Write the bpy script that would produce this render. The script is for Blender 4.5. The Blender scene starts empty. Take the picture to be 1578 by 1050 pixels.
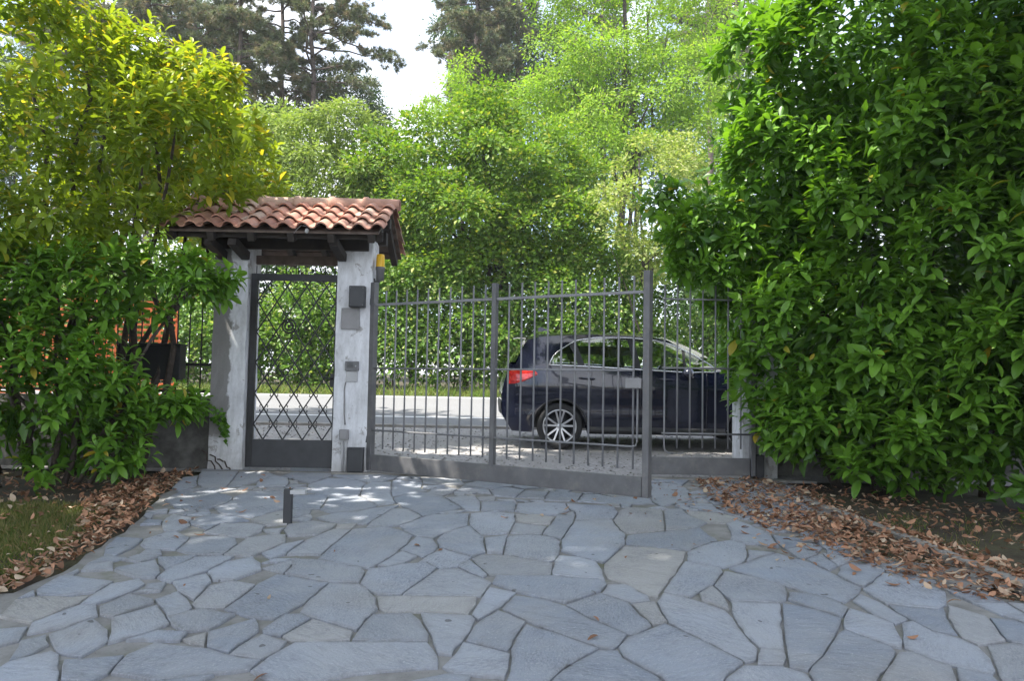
import bpy, math, random
import numpy as np
from mathutils import Vector, Matrix

random.seed(7)
rng = np.random.default_rng(11)
S = bpy.context.scene
COL = S.collection
R = math.radians

# ------------------------------------------------------------------ camera
F = 1208.0
CX, CY = 789.0, 525.0
PITCH, ROLL = R(2.985), R(1.0)
CAM = Vector((0, 0, 1.03))
fwd = Vector((0, math.cos(PITCH), math.sin(PITCH)))
r0 = Vector((1, 0, 0)); u0 = Vector((0, -math.sin(PITCH), math.cos(PITCH)))
rgt = r0 * math.cos(ROLL) + u0 * math.sin(ROLL)
upv = -r0 * math.sin(ROLL) + u0 * math.cos(ROLL)
SLOPE = 0.045

def zg(y):
    """the drive climbs gently to the road and levels out beyond it"""
    if y < 24: return SLOPE * (y - 8.5)
    if y < 60: return SLOPE * 15.5 + 0.02 * (y - 24)
    return SLOPE * 15.5 + 0.72

def ray(px, py):
    return fwd + rgt * ((px - CX) / F) + upv * ((CY - py) / F)

def at(px, py, Y):
    d = ray(px, py)
    return CAM + d * (Y / d.y)

def gp(px, py):
    d = ray(px, py)
    t = (SLOPE * 8.5 + CAM.z) / (SLOPE * d.y - d.z)      # cam.z + t dz = SLOPE (t dy - 8.5)
    return CAM + d * t

cd = bpy.data.cameras.new("camera"); co = bpy.data.objects.new("camera", cd); COL.objects.link(co)
cd.sensor_width = 36; cd.lens = F / 1578 * 36; cd.clip_end = 2000; cd.clip_start = 0.05
co.matrix_world = Matrix(((rgt.x, upv.x, -fwd.x, CAM.x), (rgt.y, upv.y, -fwd.y, CAM.y), (rgt.z, upv.z, -fwd.z, CAM.z), (0, 0, 0, 1)))
S.camera = co

# ------------------------------------------------------------------ materials
def new_mat(name):
    m = bpy.data.materials.new(name); m.use_nodes = True
    nt = m.node_tree; nt.nodes.clear()
    out = nt.nodes.new("ShaderNodeOutputMaterial")
    b = nt.nodes.new("ShaderNodeBsdfPrincipled")
    nt.links.new(b.outputs[0], out.inputs[0])
    return m, nt, b, out

def mixc(nt, fac, a, b):
    n = nt.nodes.new("ShaderNodeMix"); n.data_type = 'RGBA'
    for sock, v in ((n.inputs[0], fac), (n.inputs[6], a), (n.inputs[7], b)):
        if hasattr(v, "is_output"): nt.links.new(v, sock)
        elif isinstance(v, (int, float)): sock.default_value = v
        else: sock.default_value = (*v, 1)
    return n.outputs[2]

def noise(nt, scale, detail=4, rough=0.6, coord="Object", vec=None, dist=0.0):
    n = nt.nodes.new("ShaderNodeTexNoise")
    n.inputs["Scale"].default_value = scale; n.inputs["Detail"].default_value = detail
    n.inputs["Roughness"].default_value = rough; n.inputs["Distortion"].default_value = dist
    if vec is None:
        tc = nt.nodes.new("ShaderNodeTexCoord"); vec = tc.outputs[coord]
    nt.links.new(vec, n.inputs["Vector"])
    return n.outputs["Fac"]

def ramp(nt, fac, lo, hi):
    n = nt.nodes.new("ShaderNodeMapRange"); n.clamp = True
    n.inputs[1].default_value = lo; n.inputs[2].default_value = hi
    nt.links.new(fac, n.inputs[0])
    return n.outputs[0]

def math_n(nt, op, a, b):
    n = nt.nodes.new("ShaderNodeMath"); n.operation = op
    for s_, v in ((n.inputs[0], a), (n.inputs[1], b)):
        if hasattr(v, "is_output"): nt.links.new(v, s_)
        else: s_.default_value = v
    return n.outputs[0]

def bump(nt, b, h, strength=0.3, dist=0.01):
    n = nt.nodes.new("ShaderNodeBump"); n.inputs["Strength"].default_value = strength; n.inputs["Distance"].default_value = dist
    nt.links.new(h, n.inputs["Height"]); nt.links.new(n.outputs[0], b.inputs["Normal"])

def simple(name, c1, c2=None, scale=8, rough=0.6, metal=0.0, bstr=0.2, bdist=0.004, lo=0.35, hi=0.65, detail=5, coat=0.0):
    m, nt, b, o = new_mat(name)
    b.inputs["Roughness"].default_value = rough; b.inputs["Metallic"].default_value = metal
    b.inputs["Coat Weight"].default_value = coat
    f = noise(nt, scale, detail)
    nt.links.new(mixc(nt, ramp(nt, f, lo, hi), c1, c2 or tuple(x * 0.8 for x in c1)), b.inputs["Base Color"])
    if bstr: bump(nt, b, noise(nt, scale * 4, 4), bstr, bdist)
    return m

def tint_sep(nt):
    a = nt.nodes.new("ShaderNodeAttribute"); a.attribute_name = "tint"
    s = nt.nodes.new("ShaderNodeSeparateColor"); nt.links.new(a.outputs["Color"], s.inputs[0])
    return s.outputs

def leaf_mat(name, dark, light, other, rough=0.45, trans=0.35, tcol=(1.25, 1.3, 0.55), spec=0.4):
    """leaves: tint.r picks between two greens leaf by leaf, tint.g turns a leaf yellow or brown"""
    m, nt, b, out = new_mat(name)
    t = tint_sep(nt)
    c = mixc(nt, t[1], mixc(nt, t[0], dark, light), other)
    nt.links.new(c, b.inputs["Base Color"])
    b.inputs["Roughness"].default_value = rough
    b.inputs["Specular IOR Level"].default_value = spec
    tr = nt.nodes.new("ShaderNodeBsdfTranslucent")
    mu = nt.nodes.new("ShaderNodeMix"); mu.data_type = 'RGBA'; mu.blend_type = 'MULTIPLY'
    mu.inputs[0].default_value = 1; nt.links.new(c, mu.inputs[6]); mu.inputs[7].default_value = (*tcol, 1)
    nt.links.new(mu.outputs[2], tr.inputs[0])
    mx = nt.nodes.new("ShaderNodeMixShader"); mx.inputs[0].default_value = trans
    nt.links.new(b.outputs[0], mx.inputs[1]); nt.links.new(tr.outputs[0], mx.inputs[2])
    nt.links.new(mx.outputs[0], out.inputs[0])
    return m

M = {}
M["laurel"] = leaf_mat("laurel_leaf", (0.042, 0.12, 0.014), (0.205, 0.395, 0.048), (0.42, 0.30, 0.03), 0.36, 0.34, (1.5, 1.5, 0.5), 0.42)
M["laurel_sunlit"] = leaf_mat("sunlit_laurel_leaf", (0.085, 0.16, 0.018), (0.34, 0.44, 0.050), (0.62, 0.50, 0.06), 0.40, 0.45, (1.5, 1.4, 0.5), 0.4)  # laurel copy, brighter and yellower to put sunlight into the leaf colour
M["hornbeam"] = leaf_mat("hornbeam_leaf", (0.075, 0.165, 0.020), (0.19, 0.31, 0.032), (0.36, 0.38, 0.07), 0.5, 0.4, (1.4, 1.4, 0.5), 0.3)
M["robinia"] = leaf_mat("robinia_leaf", (0.185, 0.33, 0.045), (0.315, 0.445, 0.062), (0.42, 0.46, 0.12), 0.55, 0.45, (1.35, 1.4, 0.55), 0.3)
M["pale"] = leaf_mat("pale_leaf", (0.17, 0.25, 0.05), (0.30, 0.38, 0.10), (0.44, 0.45, 0.2), 0.55, 0.4, (1.25, 1.3, 0.6), 0.3)
M["hedge"] = leaf_mat("hedge_leaf", (0.06, 0.15, 0.02), (0.20, 0.33, 0.05), (0.46, 0.50, 0.20), 0.4, 0.35, (1.4, 1.4, 0.5), 0.4)
M["ever"] = leaf_mat("evergreen_leaf", (0.04, 0.09, 0.028), (0.09, 0.165, 0.05), (0.15, 0.18, 0.08), 0.5, 0.25, (1.2, 1.3, 0.5), 0.3)
M["needle"] = leaf_mat("pine_needle", (0.10, 0.135, 0.075), (0.20, 0.225, 0.125), (0.32, 0.25, 0.16), 0.55, 0.2, (1.2, 1.2, 0.6), 0.3)
M["litter"] = leaf_mat("dead_leaf", (0.16, 0.080, 0.046), (0.47, 0.25, 0.15), (0.50, 0.40, 0.29), 0.6, 0.1, (1.2, 1.0, 0.6), 0.3)
M["grass"] = leaf_mat("grass_blade", (0.06, 0.105, 0.02), (0.12, 0.15, 0.035), (0.28, 0.22, 0.11), 0.6, 0.3, (1.3, 1.3, 0.5), 0.2)
M["verge"] = leaf_mat("verge_blade", (0.08, 0.16, 0.025), (0.16, 0.24, 0.045), (0.30, 0.30, 0.12), 0.6, 0.3, (1.3, 1.3, 0.5), 0.2)
M["bark"] = simple("bark", (0.09, 0.07, 0.055), (0.04, 0.032, 0.027), 14, 0.9, 0, 0.8, 0.02)
M["pinebark"] = simple("pine_bark", (0.17, 0.13, 0.11), (0.07, 0.055, 0.05), 6, 0.9, 0, 0.8, 0.03)
M["steel"] = simple("painted_steel", (0.135, 0.138, 0.15), (0.105, 0.108, 0.118), 5, 0.42, 0.25, 0.08, 0.002)
M["rod"] = simple("painted_rod", (0.24, 0.245, 0.26), (0.18, 0.185, 0.195), 9, 0.45, 0.25, 0.05, 0.001)
def rusty(name, a, b_):
    m, nt, b, o = new_mat(name)
    f = noise(nt, 5, 5)
    c = mixc(nt, ramp(nt, f, 0.35, 0.65), a, b_)
    r_ = math_n(nt, 'MULTIPLY', ramp(nt, noise(nt, 32, 5, 0.65), 0.64, 0.70), ramp(nt, noise(nt, 3.1, 3), 0.45, 0.6))
    c = mixc(nt, r_, c, (0.16, 0.075, 0.04))
    d_ = math_n(nt, 'MULTIPLY', ramp(nt, noise(nt, 9, 6, 0.7), 0.5, 0.7), 0.45)
    c = mixc(nt, d_, c, (0.20, 0.19, 0.175))
    nt.links.new(c, b.inputs["Base Color"]); b.inputs["Roughness"].default_value = 0.5; b.inputs["Metallic"].default_value = 0.1
    bump(nt, b, noise(nt, 40, 4), 0.15, 0.003)
    return m
M["steel"] = rusty("weathered_grey_steel", (0.128, 0.127, 0.132), (0.095, 0.094, 0.098)); M["rod"] = rusty("weathered_grey_rod", (0.23, 0.23, 0.24), (0.17, 0.17, 0.178))
M["darksteel"] = simple("dark_steel", (0.045, 0.046, 0.05), (0.032, 0.033, 0.036), 7, 0.5, 0.2, 0.08, 0.001)
M["iron"] = simple("black_iron", (0.028, 0.028, 0.03), (0.02, 0.019, 0.019), 12, 0.5, 0.3, 0.1, 0.001)
M["wood"] = simple("dark_wood", (0.034, 0.026, 0.021), (0.018, 0.014, 0.012), 10, 0.8, 0, 0.4, 0.004)
M["board"] = simple("weathered_board", (0.14, 0.105, 0.085), (0.075, 0.055, 0.045), 9, 0.85, 0, 0.4, 0.004)
M["plate"] = simple("grey_plate", (0.24, 0.235, 0.24), (0.20, 0.195, 0.195), 6, 0.55, 0, 0.05, 0.001)
M["greybox"] = simple("grey_plastic", (0.14, 0.14, 0.145), (0.11, 0.11, 0.112), 8, 0.55, 0, 0.05, 0.001)
M["palebox"] = simple("pale_plastic", (0.42, 0.42, 0.43), (0.35, 0.35, 0.35), 8, 0.5, 0, 0.05, 0.001)
M["yellow"] = simple("yellow_plastic", (0.80, 0.47, 0.012), (0.72, 0.40, 0.010), 8, 0.3, 0, 0.02, 0.001)
M["rubber"] = simple("rubber", (0.018, 0.018, 0.019), (0.012, 0.012, 0.012), 30, 0.75, 0, 0.1, 0.001)
M["blackpl"] = simple("black_plastic", (0.016, 0.016, 0.018), (0.012, 0.012, 0.013), 30, 0.5, 0, 0.05, 0.001)
M["alloy"] = simple("alloy", (0.62, 0.63, 0.65), (0.5, 0.5, 0.52), 6, 0.28, 0.85, 0, 0)
M["chrome"] = simple("chrome", (0.75, 0.76, 0.78), (0.7, 0.7, 0.72), 6, 0.15, 1.0, 0, 0)
M["stone"] = simple("grey_stone", (0.16, 0.155, 0.145), (0.075, 0.072, 0.066), 7, 0.85, 0, 0.5, 0.01)
M["orange"] = simple("orange_net", (0.80, 0.24, 0.10), (0.70, 0.15, 0.05), 6, 0.5, 0, 0.05, 0.001)
M["soil"] = simple("soil", (0.075, 0.052, 0.036), (0.035, 0.026, 0.018), 6, 0.95, 0, 0.8, 0.03, detail=8)
M["concrete"] = simple("concrete", (0.30, 0.285, 0.265), (0.17, 0.16, 0.145), 5, 0.9, 0, 0.4, 0.006, detail=8)
M["glasslamp"] = simple("clear_lens", (0.6, 0.6, 0.62), (0.55, 0.55, 0.57), 10, 0.15, 0.3, 0, 0)

def paint_white(name, greymask=False):
    """white lime paint, flaking to grey plaster, stained near the foot"""
    m, nt, b, o = new_mat(name)
    tc = nt.nodes.new("ShaderNodeTexCoord"); ob = tc.outputs["Object"]
    mp = nt.nodes.new("ShaderNodeMapping"); mp.inputs["Scale"].default_value = (1, 1, 0.35); nt.links.new(ob, mp.inputs[0])
    streak = noise(nt, 9, 6, 0.7, vec=mp.outputs[0])
    white = mixc(nt, ramp(nt, streak, 0.35, 0.75), (0.70, 0.71, 0.74), (0.40, 0.40, 0.41))
    flake = ramp(nt, noise(nt, 5.5, 8, 0.72, vec=ob, dist=0.6), 0.585, 0.61)
    c = mixc(nt, flake, white, (0.36, 0.35, 0.345))
    sx = nt.nodes.new("ShaderNodeSeparateXYZ"); nt.links.new(ob, sx.inputs[0])
    spots = ramp(nt, noise(nt, 26, 6, 0.7, vec=ob), 0.66, 0.70)
    c = mixc(nt, math_n(nt, 'MULTIPLY', spots, 0.7), c, (0.16, 0.15, 0.14))
    if greymask:                                   # bare cement rendering left of a ragged line, between 0.4 and 2.2 m
        w = noise(nt, 3.0, 5, 0.6, vec=ob)
        edge = math_n(nt, 'ADD', math_n(nt, 'MULTIPLY', w, 0.30), -0.13)
        left = ramp(nt, math_n(nt, 'SUBTRACT', edge, sx.outputs[0]), 0.0, 0.02)
        lowz = ramp(nt, math_n(nt, 'ADD', sx.outputs[2], math_n(nt, 'MULTIPLY', w, 0.25)), 0.50, 0.53)
        gm = math_n(nt, 'MULTIPLY', left, lowz)
        c = mixc(nt, gm, c, mixc(nt, streak, (0.27, 0.262, 0.255), (0.16, 0.155, 0.15)))
    foot = math_n(nt, 'MULTIPLY', ramp(nt, math_n(nt, 'ADD', sx.outputs[2], math_n(nt, 'MULTIPLY', noise(nt, 7, 5, 0.7, vec=ob), 0.9)), 0.95, 0.35), 0.65)
    c = mixc(nt, foot, c, (0.24, 0.225, 0.20))
    rain = math_n(nt, 'MULTIPLY', ramp(nt, noise(nt, 22, 3, 0.6, vec=mp.outputs[0]), 0.56, 0.72), ramp(nt, noise(nt, 1.7, 3, 0.6, vec=ob), 0.42, 0.6))
    c = mixc(nt, math_n(nt, 'MULTIPLY', rain, 0.6), c, (0.27, 0.26, 0.25))
    nt.links.new(c, b.inputs["Base Color"]); b.inputs["Roughness"].default_value = 0.85
    h = math_n(nt, 'SUBTRACT', math_n(nt, 'MULTIPLY', noise(nt, 18, 6, 0.6, vec=ob), 0.6), math_n(nt, 'MULTIPLY', flake, 0.5))
    bump(nt, b, h, 0.5, 0.008)
    return m
M["white"] = paint_white("flaking_white_paint"); M["white2"] = paint_white("patched_white_paint", True)

def mat_flag():
    m, nt, b, o = new_mat("gneiss_flagstone")
    t = tint_sep(nt)
    tc = nt.nodes.new("ShaderNodeTexCoord"); ob = tc.outputs["Object"]
    mp = nt.nodes.new("ShaderNodeMapping"); mp.inputs["Scale"].default_value = (1, 2.6, 1); mp.inputs["Rotation"].default_value = (0, 0, 0.3)
    vr = nt.nodes.new("ShaderNodeVectorRotate"); vr.rotation_type = 'Z_AXIS'; nt.links.new(ob, vr.inputs["Vector"])
    nt.links.new(math_n(nt, 'MULTIPLY', t[1], 23.0), vr.inputs["Angle"])
    nt.links.new(vr.outputs[0], mp.inputs[0])
    base = mixc(nt, t[0], (0.215, 0.248, 0.305), (0.345, 0.38, 0.445))
    base = mixc(nt, math_n(nt, 'POWER', t[1], 1.4), base, (0.36, 0.34, 0.305))
    big = ramp(nt, noise(nt, 2.3, 6, 0.65, vec=ob, dist=0.5), 0.35, 0.72)
    base = mixc(nt, math_n(nt, 'MULTIPLY', big, 0.55), base, (0.37, 0.37, 0.375))
    grain = noise(nt, 34, 8, 0.75, vec=mp.outputs[0])
    base = mixc(nt, math_n(nt, 'MULTIPLY', math_n(nt, 'MULTIPLY', ramp(nt, grain, 0.44, 0.66), ramp(nt, noise(nt, 2.6, 4, 0.6, vec=ob), 0.40, 0.66)), 0.75), base, (0.085, 0.095, 0.12))
    base = mixc(nt, math_n(nt, 'MULTIPLY', ramp(nt, noise(nt, 60, 4, 0.6, vec=mp.outputs[0]), 0.56, 0.75), 0.6), base, (0.44, 0.455, 0.48))
    base = mixc(nt, math_n(nt, 'MULTIPLY', ramp(nt, noise(nt, 5.5, 7, 0.75, vec=mp.outputs[0], dist=0.8), 0.54, 0.72), 0.4), base, (0.12, 0.125, 0.15))
    dirt = ramp(nt, noise(nt, 0.9, 5, 0.6, vec=ob), 0.52, 0.75)
    base = mixc(nt, math_n(nt, 'MULTIPLY', dirt, 0.5), base, (0.29, 0.272, 0.24))
    dots = ramp(nt, noise(nt, 11, 2, 0.4, vec=ob), 0.735, 0.75)
    base = mixc(nt, math_n(nt, 'MULTIPLY', dots, 0.7), base, (0.05, 0.048, 0.045))
    sp_ = math_n(nt, 'MULTIPLY', ramp(nt, noise(nt, 120, 3, 0.6, vec=mp.outputs[0]), 0.60, 0.70), 0.55)
    base = mixc(nt, sp_, base, (0.07, 0.075, 0.09))
    base = mixc(nt, math_n(nt, 'MULTIPLY', ramp(nt, noise(nt, 85, 3, 0.6, vec=ob), 0.60, 0.72), 0.55), base, (0.52, 0.54, 0.57))
    # dirt clings to the edges (tint.b is 1 along the rim)
    e = math_n(nt, 'MULTIPLY', t[2], ramp(nt, noise(nt, 14, 4, 0.6, vec=ob), 0.3, 0.65))
    base = mixc(nt, math_n(nt, 'MULTIPLY', e, 0.5), base, (0.15, 0.142, 0.13))
    nt.links.new(base, b.inputs["Base Color"])
    b.inputs["Roughness"].default_value = 0.62
    b.inputs["Specular IOR Level"].default_value = 0.35
    h = math_n(nt, 'ADD', math_n(nt, 'MULTIPLY', noise(nt, 9, 6, 0.6, vec=mp.outputs[0]), 1.0), math_n(nt, 'MULTIPLY', grain, 0.4))
    bump(nt, b, h, 0.8, 0.016)
    return m
M["flag"] = mat_flag()

def mat_mortar():
    m, nt, b, o = new_mat("sandy_mortar")
    c = mixc(nt, ramp(nt, noise(nt, 5, 7, 0.65), 0.35, 0.65), (0.27, 0.265, 0.255), (0.175, 0.17, 0.16))
    c = mixc(nt, math_n(nt, 'MULTIPLY', ramp(nt, noise(nt, 2.2, 5, 0.7), 0.54, 0.68), 0.75), c, (0.12, 0.125, 0.065))
    c = mixc(nt, ramp(nt, noise(nt, 50, 3, 0.7), 0.62, 0.8), c, (0.06, 0.055, 0.048))
    nt.links.new(c, b.inputs["Base Color"]); b.inputs["Roughness"].default_value = 0.95
    bump(nt, b, noise(nt, 60, 4), 0.5, 0.006)
    return m
M["mortar"] = mat_mortar()

def mat_gravel(name, a, c_, d, fine=70):
    m, nt, b, o = new_mat(name)
    tc = nt.nodes.new("ShaderNodeTexCoord")
    v = nt.nodes.new("ShaderNodeTexVoronoi"); v.inputs["Scale"].default_value = fine; nt.links.new(tc.outputs["Object"], v.inputs["Vector"])
    sp = nt.nodes.new("ShaderNodeSeparateColor"); nt.links.new(v.outputs["Color"], sp.inputs[0])
    c = mixc(nt, sp.outputs[0], a, c_)
    c = mixc(nt, ramp(nt, noise(nt, 0.8, 7, 0.7), 0.4, 0.65), c, d)
    nt.links.new(c, b.inputs["Base Color"]); b.inputs["Roughness"].default_value = 0.9
    bump(nt, b, v.outputs["Distance"], 0.6, 0.01)
    return m
M["gravel"] = mat_gravel("gravel_apron", (0.20, 0.19, 0.185), (0.42, 0.40, 0.385), (0.27, 0.255, 0.24), 42)
M["asphalt"] = mat_gravel("worn_asphalt", (0.17, 0.17, 0.175), (0.24, 0.24, 0.245), (0.19, 0.19, 0.19), 130)
M["line"] = simple("road_paint", (0.78, 0.78, 0.77), (0.55, 0.55, 0.54), 12, 0.7, 0, 0.2, 0.002, lo=0.55, hi=0.75)

def mat_ground():
    m, nt, b, o = new_mat("garden_ground")
    c = mixc(nt, ramp(nt, noise(nt, 1.6, 8, 0.7), 0.4, 0.62), (0.048, 0.034, 0.023), (0.085, 0.080, 0.038))
    c = mixc(nt, ramp(nt, noise(nt, 24, 5, 0.7), 0.55, 0.75), c, (0.03, 0.024, 0.018))
    nt.links.new(c, b.inputs["Base Color"]); b.inputs["Roughness"].default_value = 0.95
    bump(nt, b, noise(nt, 30, 5), 0.7, 0.02)
    return m
M["ground"] = mat_ground()

def mat_tile():
    m, nt, b, o = new_mat("terracotta")
    t = tint_sep(nt)
    c = mixc(nt, t[0], (0.33, 0.138, 0.098), (0.55, 0.28, 0.20))
    c = mixc(nt, t[1], c, (0.56, 0.42, 0.33))
    c = mixc(nt, math_n(nt, 'MULTIPLY', ramp(nt, noise(nt, 10, 7, 0.7), 0.5, 0.7), 0.45), c, (0.14, 0.085, 0.07))
    c = mixc(nt, math_n(nt, 'MULTIPLY', ramp(nt, noise(nt, 3.5, 6, 0.7), 0.55, 0.7), 0.5), c, (0.60, 0.46, 0.38))
    nt.links.new(c, b.inputs["Base Color"]); b.inputs["Roughness"].default_value = 0.8
    bump(nt, b, noise(nt, 60, 4), 0.3, 0.003)
    return m
M["tile"] = mat_tile()

def mat_car():
    m, nt, b, o = new_mat("navy_car_paint")
    b.inputs["Metallic"].default_value = 0.15; b.inputs["Roughness"].default_value = 0.22
    b.inputs["Coat Weight"].default_value = 1.0; b.inputs["Coat Roughness"].default_value = 0.03
    f = noise(nt, 3, 5)
    nt.links.new(mixc(nt, ramp(nt, f, 0.4, 0.7), (0.0035, 0.005, 0.018), (0.005, 0.007, 0.020)), b.inputs["Base Color"])
    return m
M["car"] = mat_car()

def mat_glass():
    m, nt, b, o = new_mat("car_glass")
    tr = nt.nodes.new("ShaderNodeBsdfTransparent"); tr.inputs[0].default_value = (0.90, 0.93, 0.92, 1)
    gl = nt.nodes.new("ShaderNodeBsdfGlossy"); gl.inputs["Roughness"].default_value = 0.02; gl.inputs[0].default_value = (1, 1, 1, 1)
    fr = nt.nodes.new("ShaderNodeFresnel"); fr.inputs[0].default_value = 2.3
    mx = nt.nodes.new("ShaderNodeMixShader"); nt.links.new(fr.outputs[0], mx.inputs[0])
    nt.links.new(tr.outputs[0], mx.inputs[1]); nt.links.new(gl.outputs[0], mx.inputs[2]); nt.links.new(mx.outputs[0], o.inputs[0])
    return m
M["glass"] = mat_glass()
def mat_red():
    m, nt, b, o = new_mat("red_lens")
    b.inputs["Base Color"].default_value = (0.62, 0.03, 0.02, 1); b.inputs["Roughness"].default_value = 0.12; b.inputs["Coat Weight"].default_value = 1
    nt.links.new(mixc(nt, ramp(nt, noise(nt, 30, 2), 0.45, 0.6), (0.66, 0.035, 0.025), (0.42, 0.015, 0.015)), b.inputs["Base Color"])
    return m
M["red"] = mat_red()

# ------------------------------------------------------------------ object helpers
def tag(o, label=None, cat=None, group=None, kind=None):
    if label: o["label"] = label
    if cat: o["category"] = cat
    if group: o["group"] = group
    if kind: o["kind"] = kind
    return o

def thing(name, label, cat, loc=(0, 0, 0), group=None, rot=None):
    o = bpy.data.objects.new(name, None); COL.objects.link(o)
    o.location = loc; o.empty_display_size = 0.2
    if rot: o.rotation_euler = rot
    return tag(o, label, cat, group)

def link(o, parent):
    COL.objects.link(o)
    if parent is not None:
        o.parent = parent
        p = Vector((0, 0, 0)); q = parent
        if not parent.get("local"):
            while q is not None: p = p + q.location; q = q.parent
            o.matrix_parent_inverse = Matrix.Translation(-p)
    return o

def np_mesh(name, V, faces, mat, parent=None, tint=None, smooth=True):
    """V (n,3); faces: list of index arrays (m,k)"""
    me = bpy.data.meshes.new(name)
    V = np.asarray(V, np.float32)
    me.vertices.add(len(V)); me.vertices.foreach_set("co", V.ravel())
    loops = np.concatenate([f.ravel() for f in faces]).astype(np.int32)
    tot = np.concatenate([np.full(len(f), f.shape[1], np.int32) for f in faces])
    st = np.concatenate(([0], np.cumsum(tot)[:-1])).astype(np.int32)
    me.loops.add(len(loops)); me.loops.foreach_set("vertex_index", loops)
    me.polygons.add(len(tot)); me.polygons.foreach_set("loop_start", st)
    me.polygons.foreach_set("use_smooth", np.full(len(tot), smooth, bool))
    me.update(calc_edges=True)
    if tint is not None:
        at_ = me.attributes.new("tint", 'FLOAT_COLOR', 'POINT')
        c = np.ones((len(V), 4), np.float32); c[:, :tint.shape[1]] = tint
        at_.data.foreach_set("color", c.ravel())
    me.materials.append(mat)
    o = bpy.data.objects.new(name, me)
    return link(o, parent)

class MB:
    def __init__(s): s.v = []; s.f = []; s.t = []; s.sm = []
    def add(s, vs, fs, tint=(0.5, 0, 0), smooth=False):
        b = len(s.v); s.v += [tuple(v) for v in vs]; s.f += [tuple(i + b for i in f) for f in fs]
        s.t += [tint] * len(vs); s.sm += [smooth] * len(fs); return s
    def box(s, c, d, rot=None, tint=(0.5, 0, 0)):
        c = Vector(c); hx, hy, hz = d[0] / 2, d[1] / 2, d[2] / 2
        vs = [Vector((x * hx, y * hy, z * hz)) for z in (-1, 1) for y in (-1, 1) for x in (-1, 1)]
        if rot is not None: vs = [rot @ v for v in vs]
        return s.add([c + v for v in vs], [(0, 2, 3, 1), (4, 5, 7, 6), (0, 1, 5, 4), (2, 6, 7, 3), (0, 4, 6, 2), (1, 3, 7, 5)], tint)
    def beam(s, a, b, w, h, upd=(0, 0, 1), tint=(0.5, 0, 0)):
        """square bar from a to b, w across, h along upd"""
        a = Vector(a); b = Vector(b); d = (b - a); L = d.length; d.normalize()
        side = d.cross(Vector(upd)).normalized(); u = side.cross(d)
        m = Matrix((side, d, u)).transposed()
        return s.box((a + b) / 2, (w, L, h), m, tint)
    def tube(s, pts, rad, n=8, tint=(0.5, 0, 0), cap=True):
        pts = [Vector(p) for p in pts]
        if not hasattr(rad, "__len__"): rad = [rad] * len(pts)
        ref = Vector((0.31, 0.17, 0.93)); vs = []; fs = []
        for i, p in enumerate(pts):
            d = (pts[min(i + 1, len(pts) - 1)] - pts[max(i - 1, 0)]).normalized()
            a = d.cross(ref)
            if a.length < 1e-3: a = d.cross(Vector((1, 0, 0)))
            a.normalize(); b = d.cross(a)
            for k in range(n):
                t = 2 * math.pi * k / n
                vs.append(p + (a * math.cos(t) + b * math.sin(t)) * rad[i])
        for i in range(len(pts) - 1):
            for k in range(n):
                fs.append((i * n + k, i * n + (k + 1) % n, (i + 1) * n + (k + 1) % n, (i + 1) * n + k))
        if cap:
            fs.append(tuple(range(n - 1, -1, -1))); q = (len(pts) - 1) * n; fs.append(tuple(q + k for k in range(n)))
        return s.add(vs, fs, tint, True)
    def lathe(s, prof, origin, axis, n=32, tint=(0.5, 0, 0)):
        """prof [(r, h)...] turned about axis through origin"""
        o = Vector(origin); ax = Vector(axis).normalized(); a = ax.orthogonal().normalized(); b = ax.cross(a); vs = []; fs = []
        for r_, h in prof:
            for k in range(n):
                t = 2 * math.pi * k / n
                vs.append(o + ax * h + (a * math.cos(t) + b * math.sin(t)) * r_)
        for i in range(len(prof) - 1):
            for k in range(n):
                fs.append((i * n + k, i * n + (k + 1) % n, (i + 1) * n + (k + 1) % n, (i + 1) * n + k))
        return s.add(vs, fs, tint, True)
    def grid(s, P, tint=(0.5, 0, 0), smooth=True):
        """P[i][j] points"""
        n, m = len(P), len(P[0])
        fs = [(i * m + j, (i + 1) * m + j, (i + 1) * m + j + 1, i * m + j + 1) for i in range(n - 1) for j in range(m - 1)]
        return s.add([p for row in P for p in row], fs, tint, smooth)
    def build(s, name, mat, parent=None, bevel=0.0, smooth=None):
        me = bpy.data.meshes.new(name); me.from_pydata(s.v, [], s.f)
        me.polygons.foreach_set("use_smooth", s.sm if smooth is None else [smooth] * len(s.f))
        a = me.attributes.new("tint", 'FLOAT_COLOR', 'POINT')
        a.data.foreach_set("color", [x for t in s.t for x in (*t, 1.0)][:4 * len(s.v)])
        me.update(); me.materials.append(mat)
        o = bpy.data.objects.new(name, me); link(o, parent)
        if bevel:
            b = o.modifiers.new("soft_edge", 'BEVEL'); b.width = bevel; b.segments = 2; b.limit_method = 'ANGLE'; b.angle_limit = R(50)
        return o

def pip(x, y, poly):
    c = False; n = len(poly); j = n - 1
    for i in range(n):
        xi, yi = poly[i]; xj, yj = poly[j]
        if (yi > y) != (yj > y) and x < (xj - xi) * (y - yi) / (yj - yi) + xi: c = not c
        j = i
    return c

# ------------------------------------------------------------------ leaves
def norm(a): return a / np.maximum(np.linalg.norm(a, axis=1, keepdims=True), 1e-6)

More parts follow.
